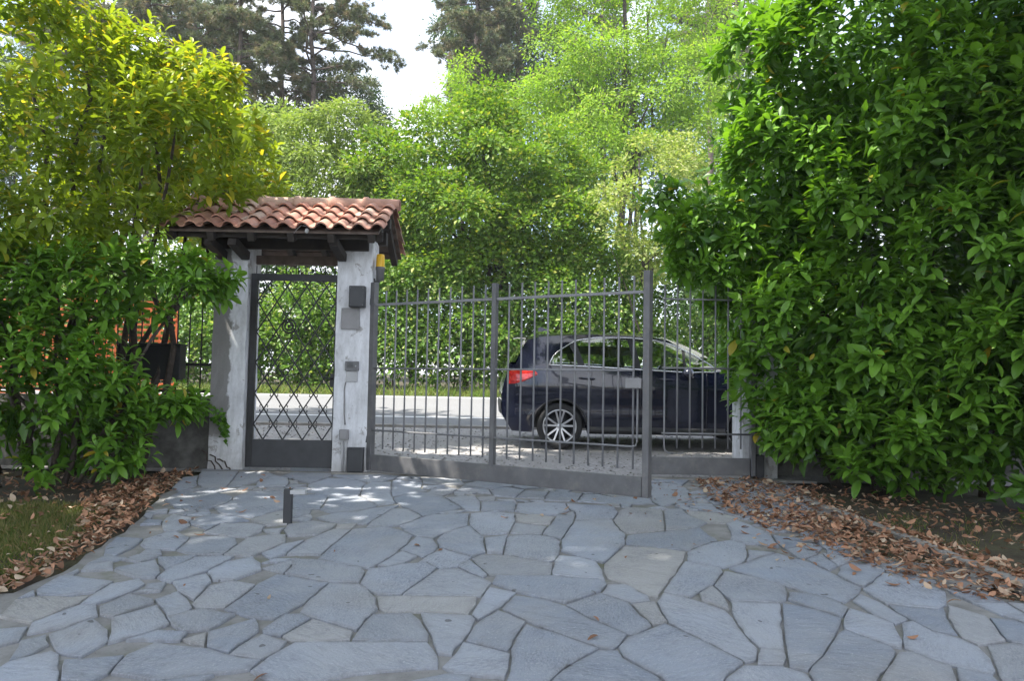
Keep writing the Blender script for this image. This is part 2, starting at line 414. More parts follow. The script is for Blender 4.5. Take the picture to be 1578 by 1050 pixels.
def tmpl_laurel():
    rows = [(0.0, 0.0), (0.13, 0.42), (0.36, 0.88), (0.64, 1.0), (0.87, 0.60), (1.0, 0.0)]
    v = [(0, 0, 0)]
    for t, w in rows[1:-1]:
        z = 0.10 * t - 0.38 * t * t
        v += [(-w * 0.5, t, z + 0.075 * w), (0, t, z), (w * 0.5, t, z + 0.075 * w)]
    v.append((0, 1.0, -0.28))
    q = []; n = len(rows) - 2
    tri = [(0, 2, 1), (0, 3, 2)]
    for i in range(n - 1):
        a = 1 + 3 * i; b = a + 3
        q += [(a, a + 1, b + 1, b), (a + 1, a + 2, b + 2, b + 1)]
    l = 1 + 3 * (n - 1); e = len(v) - 1
    tri += [(l, l + 1, e), (l + 1, l + 2, e)]
    return np.array(v, np.float32), [np.array(q), np.array(tri)]
def tmpl_mid():
    v = [(0, 0, 0), (-0.5, 0.42, 0.06), (0, 0.45, -0.05), (0.5, 0.42, 0.06), (0, 1, -0.2)]
    return np.array(v, np.float32), [np.array([(0, 2, 1), (0, 3, 2), (1, 2, 4), (2, 3, 4)])]
def tmpl_small():
    v = [(0, 0, 0), (-0.5, 0.45, 0.04), (0, 1, -0.12), (0.5, 0.45, 0.04)]
    return np.array(v, np.float32), [np.array([(0, 3, 2, 1)])]
def tmpl_blade():
    v = [(-0.5, 0, 0), (0.5, 0, 0), (0.32, 0.55, 0.05), (-0.32, 0.55, 0.05), (0, 1, 0.25)]
    return np.array(v, np.float32), [np.array([(0, 1, 2, 3)]), np.array([(3, 2, 4)])]
def tmpl_needle():
    v = [(-0.5, 0, 0), (0.5, 0, 0), (0, 1, -0.08)]
    return np.array(v, np.float32), [np.array([(0, 1, 2)])]
T_LAUREL, T_MID, T_SMALL, T_BLADE, T_NEEDLE = tmpl_laurel(), tmpl_mid(), tmpl_small(), tmpl_blade(), tmpl_needle()

def leaves(name, P, A, N, L, W, tint, tmpl, mat, parent=None, smooth=True):
    tv, tf = tmpl
    A = norm(A); Sx = norm(np.cross(A, N)); N = np.cross(Sx, A)
    n, k = len(P), len(tv)
    V = (P[:, None, :] + tv[None, :, 0:1] * (Sx * W[:, None])[:, None, :] + tv[None, :, 1:2] * (A * L[:, None])[:, None, :]
         + tv[None, :, 2:3] * (N * L[:, None])[:, None, :]).reshape(-1, 3)
    off = (np.arange(n) * k)[:, None, None]
    F_ = [(f[None] + off).reshape(-1, f.shape[1]) for f in tf]
    return np_mesh(name, V, F_, mat, parent, np.repeat(tint, k, axis=0), smooth)

def vnoise(P, scale, seed):
    """cheap smooth value in -1..1 from summed sines"""
    r = np.random.default_rng(seed); o = 0
    for i in range(5):
        k = r.normal(size=3) * scale * (1 + 0.6 * i); o = o + np.sin(P @ k + r.uniform(0, 6.3)) / (1 + 0.4 * i)
    return o / 2.2

def shell(lumps, density, seed, lo=0.86, keep=0.9, up=-0.9, cull=None):
    """points and outward normals over the outer surface of a set of ellipsoids"""
    r = np.random.default_rng(seed); PP = []; NN = []; LL = []
    for i, (cx, cy, cz, rx, ry, rz) in enumerate(lumps):
        area = 4 * math.pi * ((rx * ry) ** 1.6 / 3 + (rx * rz) ** 1.6 / 3 + (ry * rz) ** 1.6 / 3) ** (1 / 1.6)
        n = int(area * density)
        d = norm(r.normal(size=(n, 3)))
        wob = 1 + 0.16 * vnoise(d * np.array([rx, ry, rz]), 1.6, seed + i)
        rad = r.uniform(lo, 1.04, n) * wob
        p = d * np.array([rx, ry, rz]) * rad[:, None] + np.array([cx, cy, cz])
        nn = norm(d / np.array([rx, ry, rz]))
        ok = nn[:, 2] > up
        for j, (ax, ay, az, bx, by, bz) in enumerate(lumps):
            if j != i:
                q = ((p[:, 0] - ax) / bx) ** 2 + ((p[:, 1] - ay) / by) ** 2 + ((p[:, 2] - az) / bz) ** 2
                ok &= q > keep * keep
        PP.append(p[ok]); NN.append(nn[ok])
    P = np.concatenate(PP); N = np.concatenate(NN)
    if cull is not None:
        k = cull(P); P, N = P[k], N[k]
    return P, N

def inside(lumps, n_per_m3, seed, f=0.8):
    r = np.random.default_rng(seed); out = []
    for (cx, cy, cz, rx, ry, rz) in lumps:
        n = int(4.19 * rx * ry * rz * n_per_m3)
        d = norm(r.normal(size=(n, 3))) * (r.uniform(0, 1, n) ** (1 / 2.2))[:, None] * f
        out.append(d * np.array([rx, ry, rz]) + np.array([cx, cy, cz]))
    return np.concatenate(out)

def shoots(P, N, seed, per=9, length=0.17, ratio=0.36, shoot=0.26, upw=0.55, droop=0.35, tintf=None, tmpl=None):
    """laurel shoots: leaves spiral round each twig tip and droop a little"""
    r = np.random.default_rng(seed); n = len(P)
    D = norm(N * 0.8 + np.array([0, 0, upw]) + r.normal(size=(n, 3)) * 0.42)
    u = norm(np.cross(D, r.normal(size=(n, 3)))); v = np.cross(D, u)
    ph = r.uniform(0, 6.28, n)
    Pl = []; Al = []; Nl = []; Ll = []; Tl = []
    tb = r.uniform(0, 1, n)
    for k in range(per):
        t = k / (per - 1)
        a = ph + k * 2.4 + r.normal(size=n) * 0.2
        side = u * np.cos(a)[:, None] + v * np.sin(a)[:, None]
        el = 0.10 + 0.80 * t + r.normal(size=n) * 0.16          # leaves at the tip point forward
        A = side * np.cos(el)[:, None] + D * np.sin(el)[:, None] + np.array([0, 0, -droop]) * (1 - 0.6 * t)
        Pl.append(P + D * (shoot * (t - 0.75))[None].repeat(n, 0)[:, None] if False else P + D * (shoot * (t - 0.75)))
        Al.append(A); Nl.append(norm(D * 0.7 + np.array([0, 0, 0.8]) + r.normal(size=(n, 3)) * 0.25))
        Ll.append(length * (r.uniform(0.75, 1.2, n) if k == 0 else r.uniform(0.55, 1.18, n)) * (0.8 + 0.35 * tb) * (1 - 0.3 * max(0, t - 0.7) / 0.3))
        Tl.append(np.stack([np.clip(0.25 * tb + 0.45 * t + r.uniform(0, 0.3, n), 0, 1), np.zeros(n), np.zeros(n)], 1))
    P2 = np.concatenate(Pl); A2 = np.concatenate(Al); N2 = np.concatenate(Nl); L2 = np.concatenate(Ll); T2 = np.concatenate(Tl)
    if tintf is not None: T2[:, 1] = tintf(P2, r)
    return P2, A2, N2, L2, L2 * ratio * r.uniform(0.85, 1.15, len(L2)), T2

def sub(lumps, n, seed, lo=0.32, hi=0.5, flat=0.7, keep=True):
    """break big crown lumps into boughs standing out of their surface"""
    r = np.random.default_rng(seed); out = []
    for (cx, cy, cz, rx, ry, rz) in lumps:
        if keep: out.append((cx, cy, cz, rx * .8, ry * .8, rz * .8))
        d = norm(r.normal(size=(n, 3)) + np.array([0, -.25, .15]))
        for q in d:
            k = r.uniform(lo, hi); m = (rx * ry * rz) ** (1 / 3); f = r.uniform(.72, .92)
            out.append((cx + q[0] * rx * f, cy + q[1] * ry * f, cz + q[2] * rz * f, (rx * .5 + m * .5) * k, (ry * .5 + m * .5) * k, (rz * .5 + m * .5) * k * flat))
    return out

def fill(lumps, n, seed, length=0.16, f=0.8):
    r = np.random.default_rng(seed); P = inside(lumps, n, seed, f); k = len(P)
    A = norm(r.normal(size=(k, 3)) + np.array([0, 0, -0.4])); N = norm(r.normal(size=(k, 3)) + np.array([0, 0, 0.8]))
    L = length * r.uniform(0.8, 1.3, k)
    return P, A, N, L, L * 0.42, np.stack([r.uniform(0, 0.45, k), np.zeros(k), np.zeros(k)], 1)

def cat(*sets): return [np.concatenate(x) for x in zip(*sets)]

def sprays(P, N, seed, m=9, rad=0.32, length=0.12, ratio=0.6, flat=0.35, hang=0.25, yel=0.08, bright=None):
    """far foliage: little flat fans of leaves on the outer twigs"""
    r = np.random.default_rng(seed); n = len(P)
    up = norm(N * 0.55 + np.array([0, 0, 0.75]) + r.normal(size=(n, 3)) * 0.35)
    Q = np.repeat(P, m, 0); U = np.repeat(up, m, 0)
    d = r.normal(size=(n * m, 3)); d = d - U * (np.sum(d * U, 1, keepdims=True)) * (1 - flat)
    Q = Q + d * rad * 0.6
    A = norm(d + np.repeat(N, m, 0) * 0.6 + np.array([0, 0, -hang]) + r.normal(size=(n * m, 3)) * 0.3)
    NN = norm(U + r.normal(size=(n * m, 3)) * 0.45)
    L = length * r.uniform(0.55, 1.25, n * m) * np.repeat(r.uniform(0.75, 1.2, n), m)
    tb = np.repeat(r.uniform(0, 1, n), m)
    t = np.stack([np.clip(0.6 * tb + r.uniform(0, 0.4, n * m), 0, 1), (r.uniform(0, 1, n * m) < yel) * r.uniform(0.3, 1, n * m), np.zeros(n * m)], 1)
    return Q, A, NN, L, L * ratio, t

def curve(p0, p1, n=6, wob=0.08, seed=None, sag=0.0):
    rr = random.Random(seed); p0 = Vector(p0); p1 = Vector(p1); L = (p1 - p0).length; out = []
    for i in range(n + 1):
        t = i / n
        p = p0.lerp(p1, t) + Vector((rr.uniform(-1, 1), rr.uniform(-1, 1), rr.uniform(-1, 1))) * (wob * L * 0.35 * math.sin(math.pi * t))
        p.z += sag * L * math.sin(math.pi * t); out.append(p)
    return out

# ------------------------------------------------------------------ ground, road, apron
def sheet(name, xs, ys, mat, dz, parent=None):
    P = [[(x, y, zg(y) + dz) for y in ys] for x in xs]
    mb = MB(); mb.grid(P, smooth=False)
    return mb.build(name, mat, parent)
o = sheet("ground", [-150, -60, -20, 20, 60, 150], [-40, -10, 8.5, 24, 60, 120, 200], M["ground"], -0.035); tag(o, kind="structure")
o = sheet("gravel_apron", [-30, -8, 8, 30], [8.55, 11, 13.55], M["gravel"], -0.012); tag(o, kind="structure")
o = sheet("road", [-60, -10, 10, 60], [13.5, 17, 21.5], M["asphalt"], 0.0); tag(o, kind="structure")
mb = MB()
mb.grid([[(x, y, zg(y) + 0.004) for y in (15.2, 15.36)] for x in np.linspace(-60, 60, 41)], smooth=False)
mb.grid([[(x, y, zg(y) + 0.004) for y in (20.9, 21.03)] for x in np.linspace(-60, 60, 41)], smooth=False)
tag(mb.build("road_marking", M["line"]), kind="structure")
mb = MB()                                              # worn edge of the road: a shallow concrete gutter
for i in range(40):
    x = -40 + i * 2.0
    mb.box((x + 1, 13.62, zg(13.62) + 0.0), (1.985, 0.30, 0.05))
tag(mb.build("road_edging", M["concrete"], bevel=0.01), kind="structure")

# ------------------------------------------------------------------ crazy paving
STONES = """583,922 735,922 733,934 721,949 595,943 589,940|622,919 677,879 704,880 758,900 742,921|556,901 568,879 597,877 656,869 673,877 616,918 583,917
571,949 633,947 643,958 658,980 659,990 542,990 559,968|647,949 730,951 735,957 717,983 696,1012 681,1010 669,981 654,960
386,1040 420,1018 453,996 567,992 658,994 664,1003 663,1032 593,1037 540,1043 440,1052 400,1050|767,943 810,960 793,980 784,1006 774,1005 750,999 719,990 732,970 738,964
712,993 750,1001 789,1011 786,1022 773,1047 698,1036 695,1031 702,1014|755,907 793,916 772,937 736,958 727,949 736,934 744,919
796,920 839,927 867,936 909,957 966,981 955,997 943,1004 920,1000 856,976 810,957 778,941 786,926|873,934 917,918 924,917 968,932 981,945 1004,968 985,983 966,980 909,955
941,905 959,903 997,923 1000,928 972,931 928,917|974,934 1008,930 1018,950 1027,960 1021,964 1006,966 987,947
812,966 856,980 922,1003 886,1021 863,1033 840,1050 825,1068 778,1068 790,1030 794,1005 797,985|928,1007 950,1006 957,1018 972,1025 1016,1046 1010,1068 848,1068 870,1036 890,1023
955,1001 974,987 1021,966 1029,966 1071,987 1082,992 1144,1024 1120,1042 1100,1066 1040,1066 1018,1046 976,1023 958,1014
1021,916 1050,921 1080,931 1112,945 1128,955 1147,984 1167,1020 1151,1024 1080,986 1037,963 1020,944 1013,930|1056,867 1110,877 1113,884 1096,899 1080,912 1064,922 1024,914 1037,892
1097,905 1114,934 1120,943 1083,929 1083,918|1124,884 1210,906 1206,927 1200,931 1126,927 1108,906 1117,885|1126,931 1203,934 1201,955 1204,975 1208,1004 1171,1001 1149,981 1135,957
1172,1003 1208,1005 1211,1018 1207,1027 1168,1028|1213,933 1296,957 1290,980 1266,1014 1244,1036 1219,1030 1211,992 1210,957|1148,1029 1207,1031 1243,1041 1262,1053 1260,1075 1105,1075 1115,1048
1221,916 1246,918 1284,928 1305,936 1299,953 1218,927|1135,881 1162,862 1200,854 1240,869 1284,887 1322,908 1307,931 1272,922 1244,915 1194,900
1291,888 1318,871 1343,871 1360,882 1352,892 1331,906 1318,903|1337,911 1360,886 1379,888 1444,913 1455,930 1447,941 1362,932|1324,930 1331,919 1371,943 1394,956 1381,964 1352,951
1369,934 1448,944 1455,940 1463,960 1470,980 1436,974 1402,953 1398,949 1385,946|1309,941 1376,965 1382,982 1386,1001 1371,998 1302,972 1300,958
1292,978 1300,974 1371,1001 1379,1007 1371,1026 1350,1050 1335,1072 1265,1072 1247,1040 1268,1016|1391,963 1404,959 1437,977 1480,986 1508,1000 1525,1017 1533,1036 1528,1042 1466,1027 1432,1016 1398,1002 1392,988
1385,1009 1402,1008 1432,1020 1462,1030 1474,1052 1472,1074 1345,1074 1362,1045|1474,1032 1529,1045 1545,1062 1545,1078 1482,1078 1480,1050|1463,936 1495,945 1525,957 1546,990 1508,997 1482,986 1466,962
1529,1000 1556,995 1600,1000 1640,1060 1550,1060 1536,1032|1528,955 1560,960 1620,980 1620,1000 1560,992 1550,988
867,851 867,834 888,806 940,804 946,813 963,827 959,840 940,861 925,869 905,861|948,804 967,785 1018,787 1024,819 965,823 955,818|932,884 940,864 965,845 1056,853 1053,868 1035,892 1012,923 997,920 965,901 945,893
967,827 1025,825 1085,816 1095,838 1056,848 967,840|1060,853 1098,838 1122,835 1144,842 1153,863 1121,878 1058,868|1123,808 1140,805 1200,838 1190,845 1150,838 1128,832
727,863 742,857 780,860 846,870 848,888 757,889 750,886|783,828 852,831 863,838 856,866 846,867 777,856|743,831 781,826 775,855 752,854 747,842|727,793 791,793 787,812 781,823 736,826 722,811
862,859 886,862 925,882 932,894 853,889 857,868|759,900 765,892 850,892 932,898 930,902 866,929 838,924 793,912|791,816 797,808 838,813 832,826 790,824|796,795 852,799 847,810 799,804
860,797 888,790 884,802 864,833 838,825 850,810|800,778 865,776 870,782 858,795 795,789|876,778 945,783 948,791 941,802 888,804 887,792|742,776 790,776 796,779 788,790 744,789
689,768 730,766 732,774 740,776 737,788 717,787|703,758 712,753 752,756 754,762|660,760 682,749 703,755 684,766|609,769 648,761 667,761 712,784 650,797 628,786|605,766 604,748 610,741 645,745 647,758
556,757 571,746 600,744 602,748 600,777 583,780|495,788 507,767 554,767 581,782 567,790 510,792|505,799 514,793 580,785 611,780 562,809|491,863 543,818 556,817 596,813 629,828 625,840 583,872 568,878
562,813 610,786 634,786 650,798 610,811|619,813 674,796 722,793 720,806 684,825 668,832 640,827|682,825 726,813 745,830 749,853 727,860 680,845|629,842 641,829 667,833 676,843 648,860 617,849
583,874 619,852 638,860 596,875|642,868 680,848 726,861 720,868 705,875 677,878 658,868|706,876 724,866 750,888 745,893|453,866 491,867 552,879 562,884 553,899 506,897 441,888
419,893 441,893 505,900 493,911 460,932 418,956 346,943 360,932 401,901|508,901 552,903 570,908 578,925 574,943 546,974 495,957 462,945 480,926|436,983 483,957 541,977 541,989 452,992
411,972 441,949 470,947 480,955 432,983 407,978|354,1012 365,1000 403,981 443,991 430,1006 403,1019|318,999 323,974 377,964 386,959 392,974 365,999 350,1008|285,990 320,978 314,999
170,1042 200,1012 230,1002 310,1008 352,1014 400,1022 384,1035 300,1044|95,1050 100,1030 118,1017 188,1014 165,1042 150,1055|172,957 242,936 263,964 229,974 174,996|244,926 267,915 295,940 267,961 247,936
154,938 198,918 228,926 228,932 171,954 155,950|124,933 171,902 208,896 223,902 190,917 149,932|266,900 314,888 325,900 295,927|295,934 327,905 357,898 395,903 346,940 304,939
321,884 350,869 394,861 396,882 361,896 327,897|270,951 308,943 350,955 318,970 282,976 266,966|76,980 149,957 163,974 167,991 137,1004 91,1008 76,991|6,1012 30,991 70,981 72,997 38,1016 11,1021
0,1035 18,1022 70,1008 86,1016 90,1040 84,1060 -30,1070 -30,1050|48,964 122,936 149,934 149,951 103,968 51,980|-20,975 45,968 30,990 -20,1005|14,931 120,922 115,932 48,962 20,955
240,860 302,859 253,880|177,878 238,866 245,887 232,893 181,884|257,881 308,862 360,860 316,883 264,900 247,893|272,851 295,828 342,828 365,840 342,857 302,855|346,857 379,832 436,826 417,847 384,859
314,824 340,809 407,813 382,830|215,841 241,824 272,822 297,830 272,849 232,847|150,857 180,830 213,832 211,841 188,855|312,725 369,722 348,752 321,754 302,744|375,723 415,727 418,737 392,744 352,753
253,773 272,761 340,762 358,773 321,786 272,784|360,772 380,758 439,760 437,786 386,799 340,785|265,753 283,737 307,735 302,746 274,759|291,805 337,794 383,804 340,808 312,822
253,816 265,794 289,800 287,813 272,820|388,803 436,788 438,809 411,811|448,810 495,804 518,809 486,826 450,828|404,855 462,834 437,857 415,863|486,832 514,817 541,817 491,857 450,857 440,855
402,878 466,862 442,884 420,886|453,767 490,763 505,758 503,771 491,786 455,784|400,728 419,732 442,738 442,750 402,752|448,722 507,724 508,735 476,746 446,737|478,748 508,738 552,742 556,755 552,765 507,765 482,760
512,733 610,733 605,739 570,744 552,740|1026,787 1049,787 1052,796 1090,808 1070,815 1026,819|1005,748 1048,750 1062,772 1022,781 1006,775|1005,740 1062,741 1052,748|1056,789 1100,792 1134,802 1121,808 1087,807
757,754 806,755 790,768 760,765|812,757 845,759 833,769 800,768|850,760 895,762 880,773 842,772|900,764 945,768 1000,770 1001,778 900,775|1213,850 1249,841 1257,847 1245,862 1232,864
1247,865 1264,855 1291,876 1281,882|1291,873 1268,855 1316,860 1302,870|1200,826 1234,832 1256,842 1240,843 1210,848 1190,838|1156,850 1192,853 1154,868"""
polys = []
for seg in STONES.replace("\n", "|").split("|"):
    pts = [tuple(map(float, q.split(","))) for q in seg.split()]
    polys.append([(gp(*p).x, gp(*p).y) for p in pts])
def gxy(*pp): return [(gp(*p).x, gp(*p).y) for p in pp]
EDGE_L = [(-3.25, 8.42), (-3.35, 8.1)] + gxy((242, 770), (205, 812), (140, 852), (85, 885), (20, 915), (-60, 945)) + [(-4.2, 4.3), (-4.6, 3.0), (-4.8, -4.0)]
EDGE_R = [(2.95, 8.5), (3.05, 8.0)] + gxy((1300, 830), (1400, 872), (1500, 905), (1578, 932)) + [(4.4, 5.0), (4.9, 3.9), (5.3, -4.0)]
AREA = EDGE_L + EDGE_R[::-1]
# beyond the photograph and in any gap, more stones of the same kind
fill_rng = random.Random(3)
def clear(c):
    cx = sum(p[0] for p in c) / len(c); cy = sum(p[1] for p in c) / len(c)
    if not all(pip(x, y, AREA) for x, y in c): return False
    probe = c + [(cx, cy)] + [((c[i][0] + c[i - 1][0]) / 2, (c[i][1] + c[i - 1][1]) / 2) for i in range(len(c))]
    for q in polys:
        if any(pip(x, y, q) for x, y in probe) or any(pip(x, y, c) for x, y in q): return False
    return True
for size in (0.62, 0.4, 0.26, 0.17, 0.11):
    n = int(14 / size)
    jit = {(i, j): (fill_rng.uniform(-.33, .33), fill_rng.uniform(-.33, .33)) for i in range(n + 2) for j in range(n + 2)}
    def P_(i, j): return (-6 + (i + jit[i, j][0] + 0.5 * (j % 2) * 0.6) * size * 1.15, -4.2 + (j + jit[i, j][1]) * size)
    for i in range(n):
        for j in range(n):
            q = [P_(i, j), P_(i + 1, j), P_(i + 1, j + 1), P_(i, j + 1)]
            cx = sum(p[0] for p in q) / 4; cy = sum(p[1] for p in q) / 4
            q = [(cx + (x - cx) * 0.94, cy + (y - cy) * 0.94) for x, y in q]
            if cy < 8.45 and clear(q): polys.append(q)

def tighten(polys, it=3, reach=0.13, gap=0.011):
    """dress the stones so that neighbours meet along narrow joints"""
    fine = []
    for p in polys:
        q = []
        for i in range(len(p)):
            a, b = p[i], p[(i + 1) % len(p)]; k = max(1, int(math.dist(a, b) / 0.13))
            q += [(a[0] + (b[0] - a[0]) * j / k, a[1] + (b[1] - a[1]) * j / k) for j in range(k)]
        fine.append(np.array(q))
    for _ in range(it):
        A = np.concatenate(fine); B = np.concatenate([np.roll(q, -1, 0) for q in fine]); own = np.concatenate([np.full(len(q), i) for i, q in enumerate(fine)])
        E = B - A; LL = np.maximum((E ** 2).sum(1), 1e-9); new = []
        for i, q in enumerate(fine):
            lo_, hi_ = q.min(0) - 0.3, q.max(0) + 0.3
            near = np.where((own != i) & (np.maximum(A, B) > lo_).all(1) & (np.minimum(A, B) < hi_).all(1))[0]
            if len(near) == 0: new.append(q); continue
            a, e, l = A[near], E[near], LL[near]
            t = np.clip(((q[:, None] - a[None]) * e[None]).sum(2) / l, 0, 1); c = a[None] + e[None] * t[..., None]
            d = np.sqrt(((q[:, None] - c) ** 2).sum(2)); k = d.argmin(1); dm = d[np.arange(len(q)), k]; cq = c[np.arange(len(q)), k]
            nb = [list(map(tuple, fine[own[near[j]]])) for j in k]
            out = q.copy()
            for v in range(len(q)):
                if dm[v] > reach or dm[v] < 1e-6: continue
                u = (cq[v] - q[v]) / dm[v]
                if pip(q[v][0], q[v][1], nb[v]): out[v] = q[v] + u * (dm[v] * 0.5 + gap / 2)
                else: out[v] = q[v] + u * (dm[v] - gap) * 0.5
            new.append(out)
        fine = new
    return [list(map(tuple, q)) for q in fine]
polys = tighten(polys)
def flag(mb, poly, rr):
    cx = sum(p[0] for p in poly) / len(poly); cy = sum(p[1] for p in poly) / len(poly)
    pts = []
    n = len(poly)
    for i in range(n):
        a = poly[i]; b = poly[(i + 1) % n]; L = math.dist(a, b); k = max(1, int(L / 0.07))
        nx, ny = (b[1] - a[1]) / max(L, 1e-4), -(b[0] - a[0]) / max(L, 1e-4)
        for j in range(k):
            t = j / k; w = rr.gauss(0, 0.004) if j else rr.gauss(0, 0.002)
            pts.append((a[0] + (b[0] - a[0]) * t + nx * w, a[1] + (b[1] - a[1]) * t + ny * w))
    m = len(pts); z0 = rr.uniform(0.007, 0.013); tx, ty = rr.gauss(0, 0.003), rr.gauss(0, 0.003)
    c = (min(1, max(0, rr.gauss(.5, .38))), rr.uniform(.4, .85) if rr.random() < 0.17 else rr.uniform(0, 0.35))
    vs = []; tints = []
    def ring(ins, dz, blue):
        for x, y in pts:
            d = math.hypot(x - cx, y - cy); s = max(0.3, 1 - (ins - 0.001) / max(d, 0.02))
            X, Y = cx + (x - cx) * s, cy + (y - cy) * s
            vs.append((X, Y, zg(Y) + dz + (tx * (X - cx) + ty * (Y - cy) if dz > 0 else 0))); tints.append((c[0], c[1], blue))
    ring(0.0, -0.01, 1); ring(0.002, z0 - 0.003, 1); ring(0.006, z0, 0.9); ring(0.04, z0 + 0.001, 0.0)
    b = len(mb.v); mb.v += vs; mb.t += tints
    for r_ in range(3):
        for i in range(m):
            mb.f.append((b + r_ * m + i, b + r_ * m + (i + 1) % m, b + (r_ + 1) * m + (i + 1) % m, b + (r_ + 1) * m + i)); mb.sm.append(False)
    mb.f.append(tuple(b + 3 * m + i for i in range(m))); mb.sm.append(False)
mb = MB(); rr = random.Random(5)
for p in polys:
    a = sum(p[i - 1][0] * p[i][1] - p[i][0] * p[i - 1][1] for i in range(len(p)))
    flag(mb, p if a > 0 else p[::-1], rr)
tag(mb.build("patio_paving", M["flag"]), kind="structure")
mb = MB()
ys = np.linspace(-4.2, 8.6, 65)
def edge_x(E, y):
    E = sorted(E, key=lambda p: p[1])
    return float(np.interp(y, [p[1] for p in E], [p[0] for p in E]))
mb.grid([[(edge_x(EDGE_L, y) + (edge_x(EDGE_R, y) - edge_x(EDGE_L, y)) * k / 8 + (rr.uniform(-.03, .03) if k in (0, 8) else 0), y, zg(y) - 0.004) for k in range(9)] for y in ys], smooth=False)
tag(mb.build("patio_bed", M["mortar"]), kind="structure")
mb = MB()                                              # threshold strip under the gates
mb.box((0.0, 8.56, 0.0), (6.6, 0.16, 0.03)); tag(mb.build("gate_threshold", M["concrete"], bevel=0.006), kind="structure")
K = [gp(1225, 770), gp(1330, 806), gp(1440, 850), gp(1578, 906), gp(1720, 968)]
mb = MB()
for i in range(len(K) - 1):
    a, b = K[i], K[i + 1]; n = max(1, int((b - a).length / 0.55))
    for j in range(n):
        p, q = a.lerp(b, (j + 0.012) / n), a.lerp(b, (j + 0.988) / n)
        mb.beam(p + Vector((0, 0, -0.03)), q + Vector((0, 0, -0.03)), 0.085, 0.13)
tag(mb.build("kerb", M["concrete"], bevel=0.012), kind="structure")

# ------------------------------------------------------------------ gate pillars
YG = gp(511, 728).y                                     # plane of the pillars' faces
GZ = zg(YG)
def pillar(name, label, x0, x1, mat, top, seed):
    """rendered pillar, slightly uneven"""
    rr = random.Random(seed); d = 0.42; cx = (x0 + x1) / 2
    t = thing(name, label, "pillar", (cx, YG, zg(YG) - 0.03), "pillars of the entrance gate")
    nz = 16; per = []
    for k in range(4):
        a = [(-1, -1), (1, -1), (1, 1), (-1, 1)][k]; b = [(-1, -1), (1, -1), (1, 1), (-1, 1)][(k + 1) % 4]
        for j in range(5): per.append((a[0] + (b[0] - a[0]) * j / 5, a[1] + (b[1] - a[1]) * j / 5))
    V = []; Fc = []; n = len(per)
    for i in range(nz + 1):
        z = (top - GZ + 0.03) * i / nz; s = 1 + 0.05 * max(0, 1 - z / 0.25) ** 2
        for (u, v) in per:
            j = rr.gauss(0, 0.0035)
            V.append((u * (x1 - x0) / 2 * s + j, d / 2 + v * d / 2 * s + rr.gauss(0, 0.0035), z))
    for i in range(nz):
        for k in range(n): Fc.append((i * n + k, i * n + (k + 1) % n, (i + 1) * n + (k + 1) % n, (i + 1) * n + k))
    Fc.append(tuple(nz * n + k for k in range(n)))
    t["local"] = 1
    mb = MB(); mb.add(V, Fc); mb.build("shaft", mat, t, bevel=0.0)
    del t["local"]
    return t
xa, xb = gp(331, 720).x, gp(386, 719).x
PL = (xa, xb); PR = (gp(511, 728).x, at(565, 728, YG).x)
TOPZ = at(545, 368, YG).z
pillar("gate_pillar", "white rendered pillar with a bare grey patch, left of the lattice gate", xa, xb, M["white2"], TOPZ, 1)
pillar("gate_pillar", "white flaking pillar carrying switch boxes between the lattice gate and the wide gate", PR[0], PR[1], M["white"], TOPZ, 2)
xr0, xr1 = at(1141, 700, YG + 0.2).x, at(1141, 700, YG + 0.2).x + 0.4
t = thing("gate_pillar", "pale pillar half hidden in the big laurel at the right end of the gates", "pillar", ((xr0 + xr1) / 2, YG + 0.12, GZ), "pillars of the entrance gate")
mb = MB(); mb.box(((xr0 + xr1) / 2, YG + 0.34, GZ + 0.94), (xr1 - xr0, 0.4, 1.95)); mb.build("shaft", M["white"], t, bevel=0.012)

# ---- fittings on the right-hand pillar
def fit(px0, py0, px1, py1, dep, y=None):
    """box on the pillar face spanning the given corners; returns centre and size"""
    y = (YG if y is None else y)
    a = at(px0, py0, y); b = at(px1, py1, y)
    return Vector(((a.x + b.x) / 2, y - dep / 2 - 0.006, (a.z + b.z) / 2)), (abs(b.x - a.x), dep, abs(a.z - b.z))
def fitting(name, label, cat, boxes, parts):
    c, d = boxes
    t = thing(name, label, cat, (c.x, YG, c.z - d[2] / 2)); parts(t, c, d); return t
def control(t, c, d):
    MB().box(c, d).build("case", M["darksteel"], t, bevel=0.006)
    MB().box(c + Vector((0, -d[1] / 2 - 0.004, 0)), (d[0] * 0.94, 0.010, d[2] * 0.94)).build("lid", M["darksteel"], t, bevel=0.004)
    for sx in (-1, 1):
        for sz in (-1, 1): MB().lathe([(0, 0.004), (0.006, 0.004), (0.006, 0)], c + Vector((sx * d[0] * 0.4, -d[1] / 2 - 0.009, sz * d[2] * 0.4)), (0, -1, 0), 8).build("screw", M["greybox"], t)
fitting("control_box", "dark grey box high on the white pillar, beside the yellow lamp", "box", fit(541, 442, 564, 475, 0.10), control)
def blank(t, c, d):
    MB().box(c, d).build("plate", M["plate"], t, bevel=0.003)
    for sx in (-1, 1): MB().lathe([(0, 0.004), (0.006, 0.004), (0.006, 0)], c + Vector((sx * d[0] * 0.42, -d[1] / 2, d[2] * 0.40)), (0, -1, 0), 8).build("screw", M["greybox"], t)
fitting("letter_plate", "square blank grey plate below the dark box on the white pillar", "plate", fit(527, 475, 554, 508, 0.02), blank)
